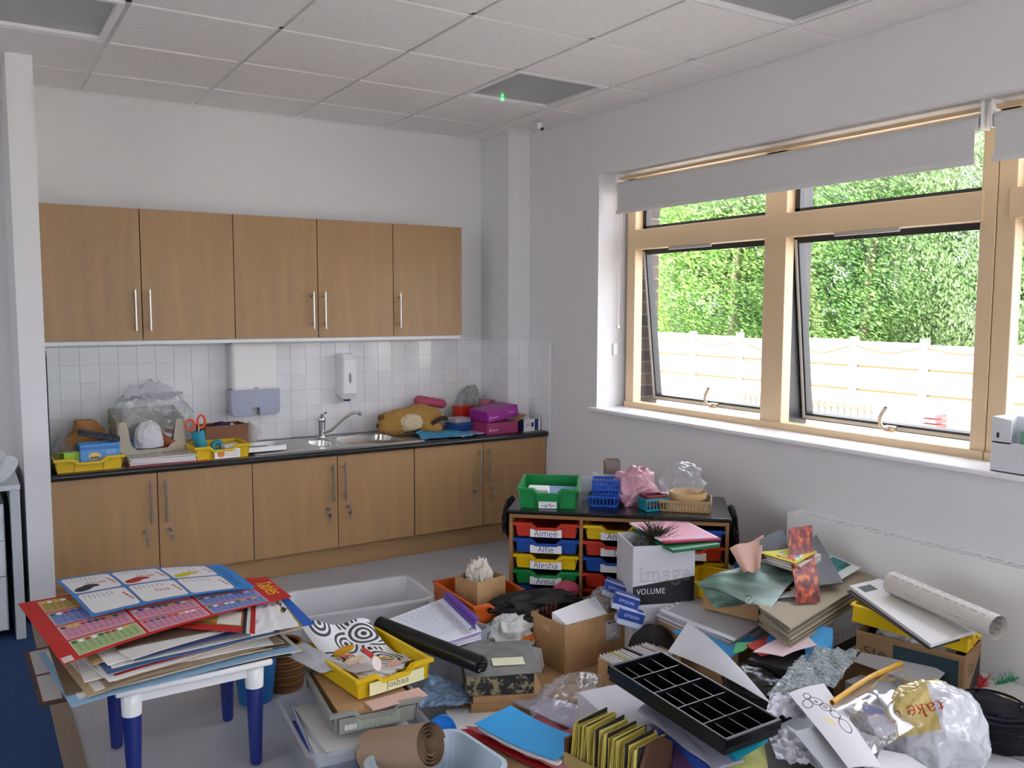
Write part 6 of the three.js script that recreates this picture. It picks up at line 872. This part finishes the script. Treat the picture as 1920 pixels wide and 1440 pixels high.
  const tb = one('polythene_bag', 'bulky white and mustard printed polythene bag on the heap', 'bag', lump(0.155, 0.16, 0.135, { seed: 37, amp: 0.16, f: 1.1, det: 26, fine: 0.3 }), mat(0xffffff, 0.18, { map: tk.map, clearcoat: 0.5 }), [2.08, 0.215, 3.98], 0);
  { const p = tb.geometry.attributes.position, uv = tb.geometry.attributes.uv; for (let i = 0; i < p.count; i++) { const x = p.getX(i), z = p.getZ(i), y = p.getY(i); const s = x * 0.8 + z * 0.6, w = 0.6 * x - 0.8 * z; uv.setXY(i, Math.min(0.99, Math.max(0.01, 0.5 + s / 0.36)), Math.min(0.99, Math.max(0.01, 0.42 + w / 0.5 + (y - 0.08) * 1.6))); } }
  const wl = thing('black_wool', 'heap of dark navy knitting wool beside the printed polythene bag', 'wool', [2.36, 0.204, 4.0], 0.3); obj('bundle', lump(0.14, 0.1, 0.15, { seed: 6, amp: 0.1, sharp: 0, f: 2.4 }), mat(0x0f1016, 1), wl);
  const wr = rand(3); for (let i = 0; i < 16; i++) { const pts = [], a0 = wr() * 6.28, tilt = wr() * 0.9; for (let k = 0; k <= 10; k++) { const a = a0 + k * 0.32; const e = tilt * 1.2; pts.push([0.142 * Math.cos(a) * Math.cos(e), 0.036 + 0.1 * Math.sin(e), 0.152 * Math.sin(a) * Math.cos(e)]); } obj('yarn_strand', tube(pts, 0.0035, 24, 5), mat(i % 2 ? 0x12141d : 0x1d2130, 1), wl); }
  const fe = (label, c, p, ry) => { const t = thing('craft_feather', label, 'feather', p, ry), r = rand(c), g = []; for (let i = 0; i < 90; i++) { const u = i / 90 - 0.5, a = (r() - 0.5) * 1.2; g.push(bar([u * 0.1, 0.004 + 0.01 * r(), 0], [u * 0.1 + 0.02 * Math.sin(a), 0.01 + 0.035 * r(), (r() - 0.5) * 0.06], 0.0012, 3, 0.0005)); } obj('barbs', g, mat(c, 0.9), t).userData.kind = 'stuff'; obj('quill', bar([-0.06, 0.002, 0], [0.05, 0.006, 0], 0.0016, 5), mat(0xd9d0b8, 0.6), t); };
  fe('fluffy red craft feather behind the dark wool', 0xc0252a, [2.7, 0.204, 3.784], 0.3); fe('fluffy green craft feather behind the dark wool', 0x1f9a64, [2.789, 0.204, 3.818], -0.2);
  one('sea_shell', 'brown striped sea shell beside the dark wool', 'shell', lathe([[0, 0], [0.03, 0.004], [0.034, 0.018], [0.02, 0.036], [0.006, 0.046], [0, 0.047]], 20), mat(0x9a7a68, 0.4), [2.539, 0.205, 3.992]); one('sea_shell', 'pale pink sea shell beside the dark wool', 'shell', lathe([[0, 0], [0.026, 0.004], [0.028, 0.014], [0.014, 0.03], [0, 0.034]], 20), mat(0xd9c3ba, 0.4), [2.392, 0.205, 4.066]); one('craft_card', 'small gold craft card by the green feather', 'card', bb(-0.02, 0.02, 0, 0.006, -0.015, 0.015), mat(0xb9a05a, 0.6), [2.666, 0.21, 3.899], 0.4);
  page('white_leaf', 'plain white sheet lying below the printed polythene bag', paperWhite, [[1.756, 0.28, 4.008], [1.882, 0.28, 4.087], [1.89, 0.285, 4.017], [1.852, 0.285, 3.958]], { t: 0.002 }, 'paper');
}
{ // white carton on the window sill
  const t = thing('sill_carton', 'white cardboard magazine box with coloured books on the window sill', 'carton', [3.075, 0.937, 3.79], 0); const wm = mat(0xdcdde0, 0.6);
  obj('body', [bb(-0.09, -0.086, 0, 0.115, -0.17, 0.17), bb(0.086, 0.09, 0, 0.2, -0.17, 0.17), bb(-0.09, 0.09, 0, 0.003, -0.17, 0.17), bb(-0.09, 0.09, 0, 0.21, -0.174, -0.17), bb(-0.09, 0.09, 0, 0.115, 0.17, 0.174), extr([[-0.17, 0.11], [-0.1, 0.11], [-0.1, 0.2], [-0.17, 0.21]], 0.004).rotateY(-Math.PI / 2).translate(-0.086, 0, 0)], wm, t); obj('pen_mark', bb(-0.0905, -0.09, 0.13, 0.15, -0.155, -0.145), mat(0x222228, 0.6), t);
  for (let i = 0; i < 4; i++) one('slim_book', ['green', 'rose', 'cream', 'red'][i] + ' slim book standing in the white sill carton', 'book', bb(-0.075, 0.075, 0, 0.16, -0.02, 0.02, 0.002), mat([0x6f9a86, 0xb3646a, 0xd9d2bf, 0xa8453f][i], 0.6), [3.075, 0.941, 3.735 + i * 0.045]);
}

renderer.render(scene, camera);
